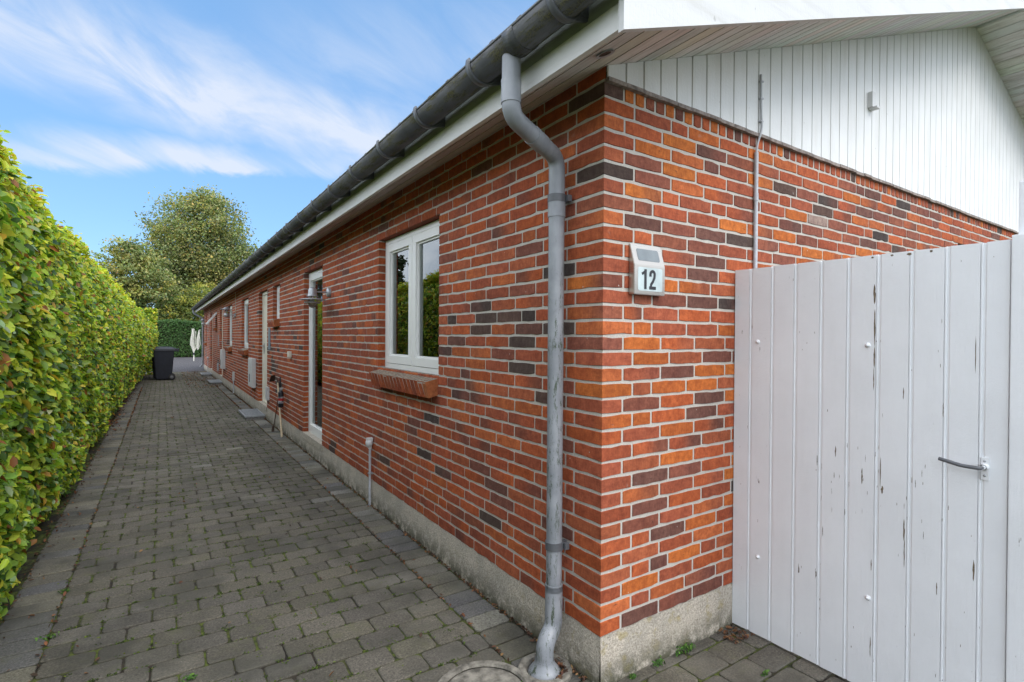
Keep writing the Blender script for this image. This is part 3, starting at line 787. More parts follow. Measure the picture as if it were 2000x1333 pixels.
# pantile roof
rf = MB(); TP = .2
def tile_z(y): 
    t = (y/TP) % 1.0
    return .020*math.sin(t*math.pi*2)+(.012 if t < .5 else 0)*math.sin(t*2*math.pi)
for side in (1, -1):
    ny = int((YRE-YV+.06)/TP*8); courses = 14; run = (XA-1.115)/courses
    for c_ in range(courses):
        xa = 1.115+run*c_; xb = xa+run*1.03
        vs = []
        for i in range(ny+1):
            yy = YV-.03+TP*i/8; w_ = tile_z(yy)
            for xx, off in ((xa, .150), (xa, .168), (xb, .142)):
                X_ = xx if side == 1 else 2*XA-xx
                vs.append((X_, yy, ZA-SL_*(XA-xx)+off+.02+w_+.012))
        rf.add(vs, [(i*3+j, (i+1)*3+j, (i+1)*3+j+1, i*3+j+1) for i in range(ny) for j in (0, 1)], 0, smooth=False)
rf.add([(XE+.01, YV+.02, 2.665), (XA, YV+.02, ZA+.15), (XA, YRE, ZA+.15), (XE+.01, YRE, 2.665)], [(0, 1, 2, 3)])
rf.add([(XER-.01, YV+.02, 2.665), (XA, YV+.02, ZA+.15), (XA, YRE, ZA+.15), (XER-.01, YRE, 2.665)], [(0, 1, 2, 3)])
rf.tube([(XA, YV-.03, ZA+.19), (XA, YRE, ZA+.19)], .11, 12)
rf.build('roof', M['tile'], house)
# gutter
GX, GZ, GR = 1.130, 2.612, .063
gt = MB()
def halfpipe(b, y0, y1, r, seg=18, th=.003, mi=0, a0=180, a1=360):
    vs = []
    for yy in (y0, y1):
        for rr in (r, r-th):
            for k in range(seg+1):
                a = R(a0+(a1-a0)*k/seg); vs.append((GX+rr*math.cos(a), yy, GZ+rr*math.sin(a)))
    s = seg+1; fs = []
    for k in range(seg): fs += [(k, k+1, 2*s+k+1, 2*s+k), (s+k, s+k+1, 3*s+k+1, 3*s+k)]; fs += [(k, k+1, s+k+1, s+k), (2*s+k, 2*s+k+1, 3*s+k+1, 3*s+k)]
    fs += [(0, s, 3*s, 2*s), (seg, s+seg, 3*s+seg, 2*s+seg)]
    b.add(vs, fs, mi, smooth=True)
halfpipe(gt, YV-.01, YRE+.05, GR)
gt.tube([(GX-GR+.002, YV-.01, GZ+.003), (GX-GR+.002, YRE+.05, GZ+.003)], .0065, 8)
for yy in (YV-.011, YRE+.047):
    gt.add([(GX+GR*math.cos(R(180+10*k)), yy, GZ+GR*math.sin(R(180+10*k))) for k in range(19)], [tuple(range(19))])
gutter = gt.build('gutter', M['gutter'], house)
for yy in [1.655, 6.0, 10.4, 14.8, 19.2, 23.6]:
    q = MB(); halfpipe(q, yy-.035, yy+.035, GR+.004, 18, .004); q.build('joint_sleeve', M['gutter'], gutter)
yy = 1.395; k = 0
while yy < YRE:
    q = MB(); halfpipe(q, yy-.014, yy+.014, GR+.010, 18, .008, 0, 165, 372)
    q.box((GX+GR-.004, yy-.009, GZ-.035), (XE+.006, yy+.009, GZ+.006)); 
    q.add([(GX+.02, yy-.006, GZ-GR-.004), (XE+.006, yy-.006, GZ-.045), (XE+.006, yy-.006, GZ-.02), (GX+GR, yy-.006, GZ-.01), (GX+.02, yy+.006, GZ-GR-.004), (XE+.006, yy+.006, GZ-.045), (XE+.006, yy+.006, GZ-.02), (GX+GR, yy+.006, GZ-.01)],
          [(0, 1, 2, 3), (4, 5, 6, 7), (0, 1, 5, 4), (1, 2, 6, 5), (3, 0, 4, 7)])
    q.build('bracket', M['pipe_dark'], gutter)
    yy += .553
# downpipes
def smooth_path(pts, r=.05, n=6):
    pts = [Vector(p) for p in pts]; out = [pts[0]]
    for i in range(1, len(pts)-1):
        a, p, b = pts[i-1], pts[i], pts[i+1]; d1 = (a-p).normalized(); d2 = (b-p).normalized()
        rr = min(r, (a-p).length*.45, (b-p).length*.45)
        s, e = p+d1*rr, p+d2*rr
        for k in range(n+1): t = k/n; out.append((1-t)**2*s+2*t*(1-t)*p+t*t*e)
    out.append(pts[-1]); return out
PR = .0365; px_, py_ = XW-.062, 1.868
d = MB()
d.tube(smooth_path([(GX, 1.722, GZ-.045), (GX, 1.722, 2.335), (px_, py_, 2.275), (px_, py_, 2.0)], .055, 7), PR, 22)
d.tube([(px_, py_, 2.0), (px_, py_, .30)], PR-.001, 22)
d.tube(smooth_path([(px_, py_, .36), (px_, py_, .175), (1.410, 1.847, .125), (1.408, 1.846, .045)], .05, 8), PR+.003, 22)
for z_, h_ in ((2.085, .075), (.365, .03), (2.47, .02)):
    xx, yy2 = (px_, py_) if z_ < 2.4 else (GX, 1.722)
    d.tube([(xx, yy2, z_-h_), (xx, yy2, z_)], PR+.003, 22)
d.tube([(GX, 1.722, 2.38), (GX, 1.722, 2.47)], PR+.0025, 22)
m1 = Vector((GX, 1.722, 2.335)).lerp(Vector((px_, py_, 2.275)), .42); m2 = Vector((GX, 1.722, 2.335)).lerp(Vector((px_, py_, 2.275)), .64)
d.tube([m1, m2], PR+.003, 22)
dp = d.build('downpipe', M['pipe'], house)
for z_ in (2.093, .540):
    q = MB(); q.tube([(px_, py_, z_-.017), (px_, py_, z_+.017)], PR+.0045, 24)
    q.box((px_+PR, py_-.010, z_-.010), (XW+.01, py_+.010, z_+.010)); q.box((px_+PR-.01, py_-PR-.012, z_-.015), (px_+PR+.012, py_-PR+.006, z_+.015), bev=.002)
    q.build('clamp', M['pipe_dark'], dp)
q = MB(); q.lathe([(.041, .062), (.043, .050), (.046, .040), (.060, .022), (.071, .008), (.073, -.01)], (1.408, 1.846, 0), 28)
q.tube([(1.408, 1.846, .03), (1.408, 1.846, .058)], PR+.006, 24); q.build('drain_cone', M['pipe'], dp)
d = MB(); y2 = YE-.25
d.tube(smooth_path([(GX, y2+.12, GZ-.04), (GX, y2+.12, 2.42), (px_, y2, 2.20), (px_, y2, .22), (px_-.09, y2, .10)], .09, 6), PR, 14)
dp2 = d.build('downpipe', M['pipe'], house)
q = MB(); q.tube([(px_, y2, .60), (px_, y2, .64)], PR+.006, 14); q.build('clamp', M['pipe_dark'], dp2)

# gully lid by the corner --------------------------------------------
gl_ = thing('gully_cover', (1.11, 1.88, 0), 'round worn concrete gully cover set in the paving at the foot of the near downpipe', 'drain cover')
q = MB()
def disc(cx, cy, prof, seg=40, jit=.0):
    vs = []; n = len(prof)
    for r_, z_ in prof:
        for k in range(seg):
            a = 2*math.pi*k/seg; rr = r_*(1+rnd.uniform(-jit, jit)); vs.append((cx+rr*math.cos(a), cy+rr*math.sin(a), z_+rnd.uniform(-.0008, .0008)))
    q.add(vs, [(i*seg+k, i*seg+(k+1) % seg, (i+1)*seg+(k+1) % seg, (i+1)*seg+k) for i in range(n-1) for k in range(seg)], 0, smooth=False)
disc(1.11, 1.86, [(.215, -.02), (.212, .012), (.205, .017), (.184, .016), (.176, .007)], 48, .006); q.build('rim', M['old_concrete'], gl_)
q = MB(); disc(1.11, 1.86, [(.170, -.01), (.168, .0085), (.16, .0105), (.08, .012), (.001, .013)], 40, .006); q.build('lid', M['old_concrete'], gl_)
q = MB(); disc(1.413, 1.850, [(.121, -.02), (.119, .013), (.112, .018), (.088, .015), (.082, .004), (.079, -.009)], 40, .008); q.build('collar', M['old_concrete'], gl_)

# ------------------------------------------------------------------ things on the gable
sg = thing('house_number_sign', (1.782, YG, 1.77), 'brushed steel solar house number lamp with black 12 on brick beside the corner', 'house number')
q = MB(); x0, x1 = 1.684, 1.880; yf = 1.597; zt, zb_, zm = 1.884, 1.662, 1.789
P = [(YG-.002, zt), (YG-.006, zt), (yf, zm), (yf, zb_), (YG-.002, zb_)]
vs = [(x0, a, b) for a, b in P]+[(x1, a, b) for a, b in P]; n = 5
bm = bmesh.new(); bv = [bm.verts.new(v_) for v_ in vs]
bm.faces.new(bv[:n]); bm.faces.new(bv[n:][::-1])
for i in range(n): bm.faces.new((bv[i], bv[(i+1) % n], bv[n+(i+1) % n], bv[n+i]))
bmesh.ops.recalc_face_normals(bm, faces=bm.faces); bmesh.ops.bevel(bm, geom=list(bm.edges), offset=.0025, segments=2, affect='EDGES'); q.bm(bm)
q.build('housing', M['steel'], sg)
def rrect(b, cx, cz, w_, h_, r_, y, mi=0, plane=None, th=.0015):
    P = []
    for (sx, sz, a0) in ((1, 1, 0), (-1, 1, 90), (-1, -1, 180), (1, -1, 270)):
        for k in range(5):
            a = R(a0+22.5*k); P.append((cx+sx*(w_/2-r_)+r_*math.cos(a), cz+sz*(h_/2-r_)+r_*math.sin(a)))
    f1 = [plane(p[0], p[1], th) if plane else (p[0], y-th, p[1]) for p in P]; f0 = [plane(p[0], p[1], -.002) if plane else (p[0], y+.002, p[1]) for p in P]
    n = len(P); b.add(f1+f0, [tuple(range(n))]+[(i, (i+1) % n, n+(i+1) % n, n+i) for i in range(n)], mi)
cxs = (x0+x1)/2+.002
q = MB(); rrect(q, cxs, 1.729, .154, .102, .010, yf, th=.0008); q.build('number_panel', M['panel'], sg)
def slant(x, s, o):    # s = metres down the slanted face
    dv = Vector((0, yf-(YG-.006), zm-zt)).normalized(); nv = Vector((0, -abs(dv.z), dv.y*-1)).normalized() if False else Vector((0, dv.z, -dv.y)).normalized()
    if nv.y > 0: nv = -nv
    p = Vector((0, YG-.006, zt))+dv*s+nv*o; return (x, p.y, p.z)
q = MB(); rrect(q, cxs, .050, .138, .056, .009, 0, plane=slant, th=.0008); q.build('solar_panel', M['solar'], sg)
q = MB()
def ribbon(b, pts, wd, y, th=.001):
    n = len(pts); L, Rr = [], []
    for i, p in enumerate(pts):
        a = Vector(pts[max(i-1, 0)]); c_ = Vector(pts[min(i+1, n-1)]); t = (c_-a).normalized(); nn_ = Vector((-t.y, t.x)); w_ = wd if not isinstance(wd, list) else wd[i]
        L.append((p[0]+nn_.x*w_/2, p[1]+nn_.y*w_/2)); Rr.append((p[0]-nn_.x*w_/2, p[1]-nn_.y*w_/2))
    vs = [(x_, y-th, z_) for x_, z_ in L+Rr]+[(x_, y+th, z_) for x_, z_ in L+Rr]
    fs = []
    for i in range(n-1): fs += [(i, i+1, n+i+1, n+i), (i, i+1, 2*n+i+1, 2*n+i), (n+i, n+i+1, 3*n+i+1, 3*n+i)]
    fs += [(0, n, 3*n, 2*n), (n-1, 2*n-1, 4*n-1, 3*n-1)]
    b.add(vs, fs)
zd0, zd1 = 1.686, 1.772; yd = yf-.0016
ribbon(q, [(1.752, zd0), (1.752, zd1)], .0135, yd)                 # digit one
ribbon(q, [(1.731, zd1-.021), (1.747, zd1-.012)], .011, yd-.0002)
cx2, r2 = 1.797, .0135; zt2 = zd1-.020
two = [(cx2-r2, zt2-.010), (cx2-r2, zt2)]+[(cx2+r2*math.cos(R(a)), zt2+r2*math.sin(R(a))) for a in range(160, -30, -20)]+[(cx2+r2*.86, zt2-.014), (cx2+r2*.25, zt2-.030), (cx2-r2*.62, zd0+.022), (cx2-r2*.9, zd0+.006)]
ribbon(q, two, .0125, yd)
ribbon(q, [(cx2-.0205, zd0+.0065), (cx2+.0205, zd0+.0065)], .013, yd-.0002)
q.build('digits', M['digit'], sg)

cb = thing('gable_conduit', (2.61, YG, 0), 'thin grey conduit climbing the gable bricks and clipped onto the white boards', 'conduit')
q = MB(); q.tube([(2.611, YG-.012, .25), (2.611, YG-.012, 2.455)], .0105, 10); q.build('conduit_tube', M['galv_pipe'], cb)
q = MB(); q.tube(smooth_path([(2.611, YG-.012, 2.45), (2.615, YG-.014, 2.50), (2.634, YG-.028, 2.575), (2.632, YG-.024, 2.68), (2.630, YG-.022, 2.865)], .03, 4), .0062, 8); q.build('cable', M['galv_pipe'], cb)
for z_ in (2.62, 2.74, 2.83): q = MB(); q.box((2.622, YG-.030, z_-.004), (2.646, YG-.013, z_+.004), bev=.002); q.build('clip', M['galv_pipe'], cb)
q = MB(); q.tube([(2.611, YG-.012, 2.20), (2.611, YG-.012, 2.24)], .0125, 10); q.build('coupling', M['galv_pipe'], cb)
bx = thing('wall_bracket', (3.87, YG, 3.03), 'small white bracket box on the white gable boards above the brick', 'bracket')
q = MB(); q.box((3.860, YG-.045, 2.995), (3.905, YG-.013, 3.095), bev=.003); q.box((3.875, YG-.065, 2.985), (3.92, YG-.013, 2.998), bev=.002); q.build('bracket_body', M['metal_box'], bx)

# ------------------------------------------------------------------ lamps
def lamp_tiered():
    t = thing('wall_lamp', (XW, 5.93, 1.95), 'galvanised wall lamp with bell top and two wide discs beside the tall window', 'wall lamp')
    X0, Y0, Z0 = XW, 5.93, 1.95; LX = XW-.185; zz = Z0-.050
    q = MB(); q.lathe([(0, -.032), (.045, -.032), (.050, -.026), (.050, 0)], (X0, Y0, Z0), 28, axis='X'); q.build('rosette', M['galv'], t)
    q = MB(); q.tube([(X0-.03, Y0, Z0), (LX+.02, Y0, Z0)], .008, 10); q.build('arm', M['galv'], t)
    q = MB(); q.lathe([(0, .098), (.018, .096), (.034, .086), (.042, .066), (.044, .02), (.048, .006), (.060, .002), (.062, -.002), (.030, -.002)], (LX, Y0, zz), 30); q.build('bell_cap', M['galv'], t)
    q = MB(); q.lathe([(.045, -.022), (.09, -.025), (.135, -.036), (.137, -.040), (.09, -.030), (.045, -.027)], (LX, Y0, zz), 40); q.build('upper_disc', M['galv'], t)
    q = MB(); q.lathe([(.050, -.058), (.080, -.060), (.086, -.074), (.082, -.076), (.050, -.066)], (LX, Y0, zz), 36); q.build('lower_disc', M['galv'], t)
    q = MB(); q.lathe([(.036, -.004), (.040, -.03), (.042, -.07), (.040, -.095), (.030, -.115), (.012, -.124), (0, -.125)], (LX, Y0, zz), 24); q.build('lamp_glass', M['lampglass'], t)
    q = MB(); q.lathe([(0, -.02), (.014, -.02), (.017, -.06), (.014, -.085), (0, -.092)], (LX, Y0, zz), 14); q.build('bulb', M['rope'], t)
    for a in (45, 135, 225, 315): q = MB(); q.tube([(LX+.046*math.cos(R(a)), Y0+.046*math.sin(R(a)), zz), (LX+.052*math.cos(R(a)), Y0+.052*math.sin(R(a)), zz-.062)], .003, 6); q.build('strut', M['galv'], t)
    return t
lamp_tiered()
def lamp_up():
    t = thing('wall_lamp', (XW, 14.83, 1.97), 'galvanised wall lamp with a cup base on its arm beside the narrow windows', 'wall lamp', 'cup based wall lamps further down the wall')
    X0, Y0, Z0 = XW, 14.83, 1.97; LX = XW-.20
    q = MB(); q.lathe([(0, -.03), (.05, -.03), (.055, -.02), (.055, 0)], (X0, Y0, Z0), 20, axis='X'); q.build('rosette', M['galv'], t)
    q = MB(); q.tube([(X0-.03, Y0, Z0+.01), (LX+.03, Y0, Z0+.01)], .009, 8); q.build('arm', M['galv'], t)
    q = MB(); q.lathe([(0, -.05), (.03, -.048), (.055, -.03), (.062, .0), (.062, .045), (.05, .048)], (LX, Y0, Z0), 20); q.build('cup', M['galv'], t)
    q = MB(); q.lathe([(.038, .045), (.04, .13), (.03, .135)], (LX, Y0, Z0), 16); q.build('lamp_glass', M['lampglass'], t)
    q = MB(); q.lathe([(0, .21), (.03, .205), (.06, .18), (.07, .165), (.14, .150), (.141, .146), (.07, .152), (0, .152)], (LX, Y0, Z0), 26)
    q.lathe([(.045, .10), (.09, .096), (.09, .092), (.045, .094)], (LX, Y0, Z0), 22); q.build('shade', M['galv'], t)
    return t
l2 = lamp_up()
q = MB(); q.tube([(XW-.006, 14.79, 2.0), (XW-.006, 14.79, 2.55)], .005, 6); q.build('cable', M['rope'], l2)
l3 = copy_tree(l2); l3.location = (XW, 23.6, 1.90)
l3['label'] = 'small galvanised wall lamp furthest down the wall, near the end downpipe'

# ------------------------------------------------------------------ boxes and fittings on the long wall
def out_socket(y, h, label, round_=True):
    t = thing('ground_socket', (XW, y, 0), label, 'outdoor socket')
    q = MB(); q.tube([(XW-.022, y, 0.0), (XW-.022, y, h-.03)], .0105, 12); q.build('conduit_tube', M['galv_pipe'], t)
    q = MB()
    bm = bmesh.new(); bmesh.ops.create_uvsphere(bm, u_segments=16, v_segments=10, radius=.034); q.bm(bm, smooth=True, mtx=Matrix.Translation((XW-.030, y, h)) @ Matrix.Diagonal((.9, 1, 1.15, 1)))
    q.box((XW-.05, y-.022, h+.012), (XW-.002, y+.022, h+.045), bev=.006); q.tube([(XW-.022, y, h-.05), (XW-.022, y, h-.03)], .016, 12)
    q.build('socket_box', M['metal_box'], t)
    q = MB(); q.box((XW-.036, y-.020, h*.5), (XW-.001, y+.020, h*.5+.012), bev=.003); q.build('clip', M['galv'], t)
out_socket(4.51, .545, 'grey outdoor socket on a short conduit below the near two-pane window')
out_socket(23.9, .58, 'small socket on a thin conduit beside the last door of the wall')
t = thing('cable_box', (XW, 15.1, 0), 'slim pale cable box on a short pipe below the far windows', 'cable box')
q = MB(); q.box((XW-.04, 14.95, .33), (XW-.001, 15.11, .55), bev=.005); q.build('box_body', M['metal_box'], t); q = MB(); q.tube([(XW-.02, 15.03, 0), (XW-.02, 15.03, .335)], .014, 8); q.build('conduit_tube', M['galv_pipe'], t)
def meter(y0, y1, z0, z1, dep, label):
    t = thing('meter_box', (XW, (y0+y1)/2, z0), label, 'meter box', 'meter boxes on the brick wall')
    q = MB(); q.box((XW-dep, y0, z0), (XW-.001, y1, z1), bev=.006); q.build('box_body', M['metal_box'], t)
    q = MB(); q.box((XW-dep-.006, y0+.012, z0+.012), (XW-dep-.0008, y1-.012, z1-.012), bev=.003); q.build('box_door', M['metal_box'], t)
    q = MB(); q.box((XW-dep-.014, (y0+y1)/2-.02, z0+.10), (XW-dep-.0065, (y0+y1)/2+.03, z0+.26), bev=.003); q.build('lock_slot', M['pipe_dark'], t)
meter(11.36, 11.90, .45, 1.02, .07, 'weathered pale meter box on the brick beyond the first cream door')
meter(17.30, 17.80, .50, 1.06, .09, 'white meter box beside the second cream door')
t = thing('junction_box', (XW, 8.02, 1.2), 'small cream junction box on brick between the cream door and the tall window', 'junction box')
q = MB(); q.box((XW-.04, 7.965, 1.165), (XW-.001, 8.075, 1.25), bev=.006); q.box((XW-.03, 7.985, 1.15), (XW-.004, 8.01, 1.166)); q.build('box_body', M['cream'], t)
t = thing('metal_strip', (XW, 9.8, 1.4), 'blue grey metal strip fixed upright on the brick below the small window', 'strip')
q = MB(); q.box((XW-.014, 9.72, 1.235), (XW-.001, 9.86, 1.60), bev=.002); q.build('strip_plate', M['blue_strip'], t)
t = thing('vent_grille', (XW, 9.9, .47), 'small grey slatted vent grille low on the brick right beside the cream door', 'vent')
q = MB(); ring(q, XW-.035, XW-.001, 9.80, 10.0, .37, .59, .018); q.build('grille_frame', M['metal_box'], t)
q = MB(); q.box((XW-.010, 9.815, .385), (XW-.004, 9.985, .575), 1)
for i in range(7): q.box((XW-.030, 9.818, .393+i*.026), (XW-.012, 9.982, .405+i*.026))
q.build('slats', [M['metal_box'], M['rubber']], t)
t = thing('metal_strip', (XW, 19.5, 1.3), 'narrow dark metal strip upright on the brick beside the open window', 'strip')
q = MB(); q.box((XW-.014, 19.42, 1.12), (XW-.001, 19.56, 1.5), bev=.002); q.build('strip_plate', M['galv'], t)
t = thing('wall_vent', (XW, 19.5, .45), 'small grey vent low on the brick beyond the white pipe', 'vent')
q = MB(); q.box((XW-.04, 19.4, .33), (XW-.001, 19.6, .58), bev=.006); q.build('vent_body', M['galv'], t)

# steps -------------------------------------------------------------
def step(y0, y1, label, x0=1.20):
    t = thing('door_step', ((x0+XW)/2, (y0+y1)/2, 0), label, 'step', 'low steps in front of the doors')
    q = MB(); q.box((x0+.02, y0+.02, -.02), (XW-.015, y1-.02, .05), bev=.008); q.build('step_block', M['concrete'], t)
    q = MB(); z = .0515; x1 = XW-.014
    ring2 = [((x0, y0), (x1, y0+.02)), ((x0, y1-.02), (x1, y1)), ((x0, y0+.02), (x0+.02, y1-.02)), ((x1-.02, y0+.02), (x1, y1-.02))]
    for a, b in ring2: q.box((a[0], a[1], z), (b[0], b[1], z+.026))
    yy = y0+.035
    while yy < y1-.03: q.box((x0+.02, yy, z+.002), (x1-.02, yy+.007, z+.024)); yy += .028
    xx = x0+.05
    while xx < x1-.03: q.box((xx, y0+.02, z+.006), (xx+.004, y1-.02, z+.021)); xx += .034
    q.build('foot_grate', M['galv'], t)
step(10.15, 11.10, 'low concrete step with steel foot grate at the nearest cream door')
step(18.10, 19.05, 'low step with grate at the middle door, leaf litter in front')
step(21.9, 22.9, 'low pale step at the farthest door near the gravel')

# garden tools --------------------------------------------------------
t = thing('garden_hoe', (1.46, 8.25, 0), 'hoe with pale wooden shaft leaning upside down against the brick wall', 'hoe')
a_, b_ = Vector((1.455, 8.22, .0)), Vector((1.505, 8.86, .74))
q = MB(); q.tube([a_, a_.lerp(b_, .5), b_], [.014, .0135, .012], 12); q.build('shaft', M['wood_handle'], t)
q = MB(); q.tube([b_, b_+Vector((.0, .012, .05))], [.015, .012], 10); q.tube([b_+Vector((0, .012, .05)), b_+Vector((-.02, .05, .09)), b_+Vector((-.05, .09, .085))], .007, 8)
p_ = b_+Vector((-.055, .10, .075)); q.add([p_+Vector((-.03, -.05, .04)), p_+Vector((.03, -.05, .045)), p_+Vector((.04, .06, -.06)), p_+Vector((-.04, .06, -.065)), p_+Vector((-.034, -.054, .037)), p_+Vector((.026, -.054, .042)), p_+Vector((.036, .056, -.063)), p_+Vector((-.044, .056, -.068))],
      [(0, 1, 2, 3), (4, 5, 6, 7), (0, 1, 5, 4), (1, 2, 6, 5), (2, 3, 7, 6), (3, 0, 4, 7)]); q.build('blade', M['rust'], t)
t = thing('weed_burner', (1.42, 8.55, 0), 'black weed burner with gas canister and hose loop leaning on the brick wall', 'weed burner')
q = MB(); q.tube([(1.43, 8.78, .02), (1.47, 8.70, .40), (1.50, 8.62, .70)], .008, 10); q.build('lance', M['rust'], t)
q = MB(); q.tube([(1.425, 8.79, .0), (1.43, 8.78, .085)], [.020, .018], 14); q.build('nozzle', M['rust'], t)
q = MB(); q.lathe([(0, 0), (.033, .0), (.038, .008), (.038, .215), (.034, .232), (.018, .245), (.014, .262), (0, .262)], (1.475, 8.42, .41), 22); q.build('canister', M['black'], t)
q = MB(); q.lathe([(.0385, .06), (.0385, .16)], (1.475, 8.42, .41), 22, c=(1, 1, 1)); 
q.build('label_band', simple('label_print', (.04, .04, .05), .4, 0, .3, 40, 0, c2=(.5, .5, .52)), t)
q = MB(); q.lathe([(.0388, .10), (.0388, .135)], (1.475, 8.42, .41), 22); q.build('red_band', M['red'], t)
q = MB(); q.tube(smooth_path([(1.475, 8.42, .67), (1.47, 8.43, .80), (1.48, 8.50, .865), (1.49, 8.58, .82), (1.49, 8.60, .70), (1.50, 8.61, .64)], .06, 5), .009, 10); q.build('hose', M['rubber'], t)
q = MB(); q.box((1.455, 8.38, .665), (1.495, 8.46, .70), bev=.004); q.build('valve', M['galv'], t)

# ------------------------------------------------------------------ gate
GXp = 2.449
gate = thing('garden_gate', (GXp, 1.62, 0), 'white painted board gate with peeling paint and a dark lever handle beside the brick corner', 'gate')
ys = [1.626, 1.546, 1.434, 1.323, 1.208, 1.096, .983, .868, .756, .652, .572]
q = MB()
for i in range(10):
    a, b = ys[i]-.0, ys[i+1]; zt_ = 1.822; zb2 = .014
    # tongue: raised flat board with rounded V beads between
    prof = [(a-.0005, .0), (a-.004, -.0), (a-.006, .0035), (a-.013, .0035), (a-.017, .0), (b+.002, .0), (b+.0005, .004)]
    if i == 0: prof = [(a, 0), (b+.002, 0), (b+.0005, .004)]
    vs = []
    for yy, dx in prof: vs += [(GXp+dx, yy, zb2+rnd.uniform(-.002, .002)), (GXp+dx, yy, zt_+rnd.uniform(-.0015, .0015))]
    q.add(vs, [(2*k, 2*k+2, 2*k+3, 2*k+1) for k in range(len(prof)-1)])
q.box((GXp+.007, ys[-1], .016), (GXp+.024, ys[0], 1.820))
gboards = q
q = MB()
for z_ in (.30, 1.50): q.box((GXp+.025, ys[-1]+.02, z_), (GXp+.06, ys[0]-.02, z_+.10), bev=.003)
q.build('brace', M['white'], gate)
for yy, zz in ((1.501, 1.458), (1.490, .399), (1.014, 1.449), (1.003, .399)):
    q = MB(); q.lathe([(0, -.009), (.004, -.009), (.006, -.006), (.006, -.004), (.010, -.003), (.0115, 0)], (GXp, yy, zz), 18, axis='X'); q.build('bolt', M['gate'], gate)
h = MB(); h.box((GXp-.004, .622, .975), (GXp-.0002, .645, 1.055), bev=.0012)
hd = h.build('handle', M['gate'], gate)
h = MB(); h.lathe([(.010, -.022), (.0105, -.006), (.013, -.004)], (GXp, .633, 1.022), 18, axis='X')
h.tube([(GXp-.03, .633, 1.022), (GXp-.004, .633, 1.022)], .0075, 12); h.build('spindle', M['gate'], hd)
h = MB(); h.tube(smooth_path([(GXp-.022, .635, 1.022), (GXp-.042, .637, 1.020), (GXp-.046, .69, 1.021), (GXp-.043, .755, 1.033)], .012, 5), [.0065]*3+[.0068]*20, 14) if False else h.tube(smooth_path([(GXp-.022, .635, 1.022), (GXp-.042, .637, 1.020), (GXp-.046, .69, 1.021), (GXp-.043, .755, 1.033)], .012, 5), .0068, 14)
h.build('lever', M['pipe_dark'], hd)
for zz in (.99, 1.042):
    h = MB(); h.lathe([(0, -.0060), (.0035, -.0058), (.0045, -.004)], (GXp, .634, zz), 12, axis='X'); h.build('screw', M['galv'], hd)
# patches where the paint has come off
q = gboards
def chip(y, z, w_, h_):
    n = 9; L = []; Rr = []
    for i in range(n):
        t_ = i/(n-1); e = math.sin(math.pi*t_)**.6*w_/2
        L.append((y+e*rnd.uniform(.5, 1.2), z-h_/2+h_*t_)); Rr.append((y-e*rnd.uniform(.5, 1.2), z-h_/2+h_*t_))
    P = L+Rr[::-1]; vs = [(GXp-.0004, a, b) for a, b in P]
    q.add(vs, [(i, i+1, 2*n-2-i, 2*n-1-i) for i in range(n-1)], 1)
def gz(py, yv):   # helper to scatter chips by height on the board face
    return py
for (y_, z_, w_, h_) in ((.991, 1.66, .010, .085), (.989, 1.52, .007, .16), (.989, 1.40, .006, .09), (.990, 1.31, .004, .10), (1.135, .985, .006, .05), (1.030, .90, .006, .07), (.955, .86, .009, .035), (.962, .93, .004, .13),
                         (.878, .72, .007, .09), (.876, .63, .004, .12), (.992, .54, .004, .05), (.992, .20, .004, .09), (.662, .64, .006, .08), (.770, .53, .004, .05), (1.212, .93, .004, .05), (.757, 1.21, .003, .06), (.664, 1.42, .003, .14),
                         (1.185, .62, .003, .05), (.885, 1.26, .004, .05), (1.095, .73, .003, .03), (1.14, .88, .003, .03), (.87, 1.81, .02, .010), (.93, 1.812, .012, .008), (.80, 1.812, .012, .009), (1.00, 1.812, .012, .008)):
    chip(y_, z_, w_, h_)
for _ in range(26): chip(rnd.uniform(.80, 1.2), rnd.uniform(.70, 1.05), rnd.uniform(.001, .0022), rnd.uniform(.01, .035))
for _ in range(30): chip(rnd.uniform(.58, 1.5), rnd.uniform(.1, 1.8), rnd.uniform(.001, .0028), rnd.uniform(.003, .02))
q.build('boards', [M['gate'], M['peel']], gate)
gf = thing('fence_post', (GXp-.01, .5, 0), 'broad white board and taller white post at the latch side of the gate', 'fence')
q = MB(); q.box((GXp-.012, .30, .01), (GXp+.02, .5685, 1.836), bev=.004); q.build('cover_board', M['gate'], gf)
q = MB(); q.box((GXp+.024, .30, .01), (GXp+.12, .560, 2.025), bev=.005); q.build('post', M['gate'], gf)

# ------------------------------------------------------------------ vegetation
def palette(n, cols, wts, rng, jit=.18):
    cols = np.array(cols); i = rng.choice(len(cols), n, p=np.array(wts)/sum(wts)); c = cols[i]
    return c*(1+rng.normal(0, jit, (n, 1)))*(1+rng.normal(0, .05, (n, 3)))
hedge = thing('beech_hedge', (-1.2, 11, 0), 'tall clipped beech hedge in yellow green leaf along the left of the path', 'hedge')
def hnoise(y, z, s=1.0, ph=0.):
    return (np.sin(y*2.3/s+ph)*np.cos(z*2.9/s+ph*1.7)+np.sin(y*5.1/s+z*3.7/s+ph)*.6+np.sin(y*9.7/s-z*7.3/s)*.35)/1.95
def face_x(y, z):
    base = np.interp(y, [0, 8, 13, 18, 20.5, 24], [-.70, -.70, -.66, -.56, -.50, -.45])
    bulge = np.interp(z, [0, .25, .9, 1.6, 2.25, 2.55], [-.10, .0, .05, .06, -.03, -.22])*np.interp(y, [0, 6, 14, 20, 24], [.8, 1.1, 2.2, 5.0, 5.0])
    return base+np.minimum(bulge, .33)+.06*hnoise(y, z)
def top_z(y, x): return 2.50+.06*np.clip((5.5-y)/2, 0, 1)+.05*np.sin(y*1.7)+.04*np.sin(y*4.3+x*5)
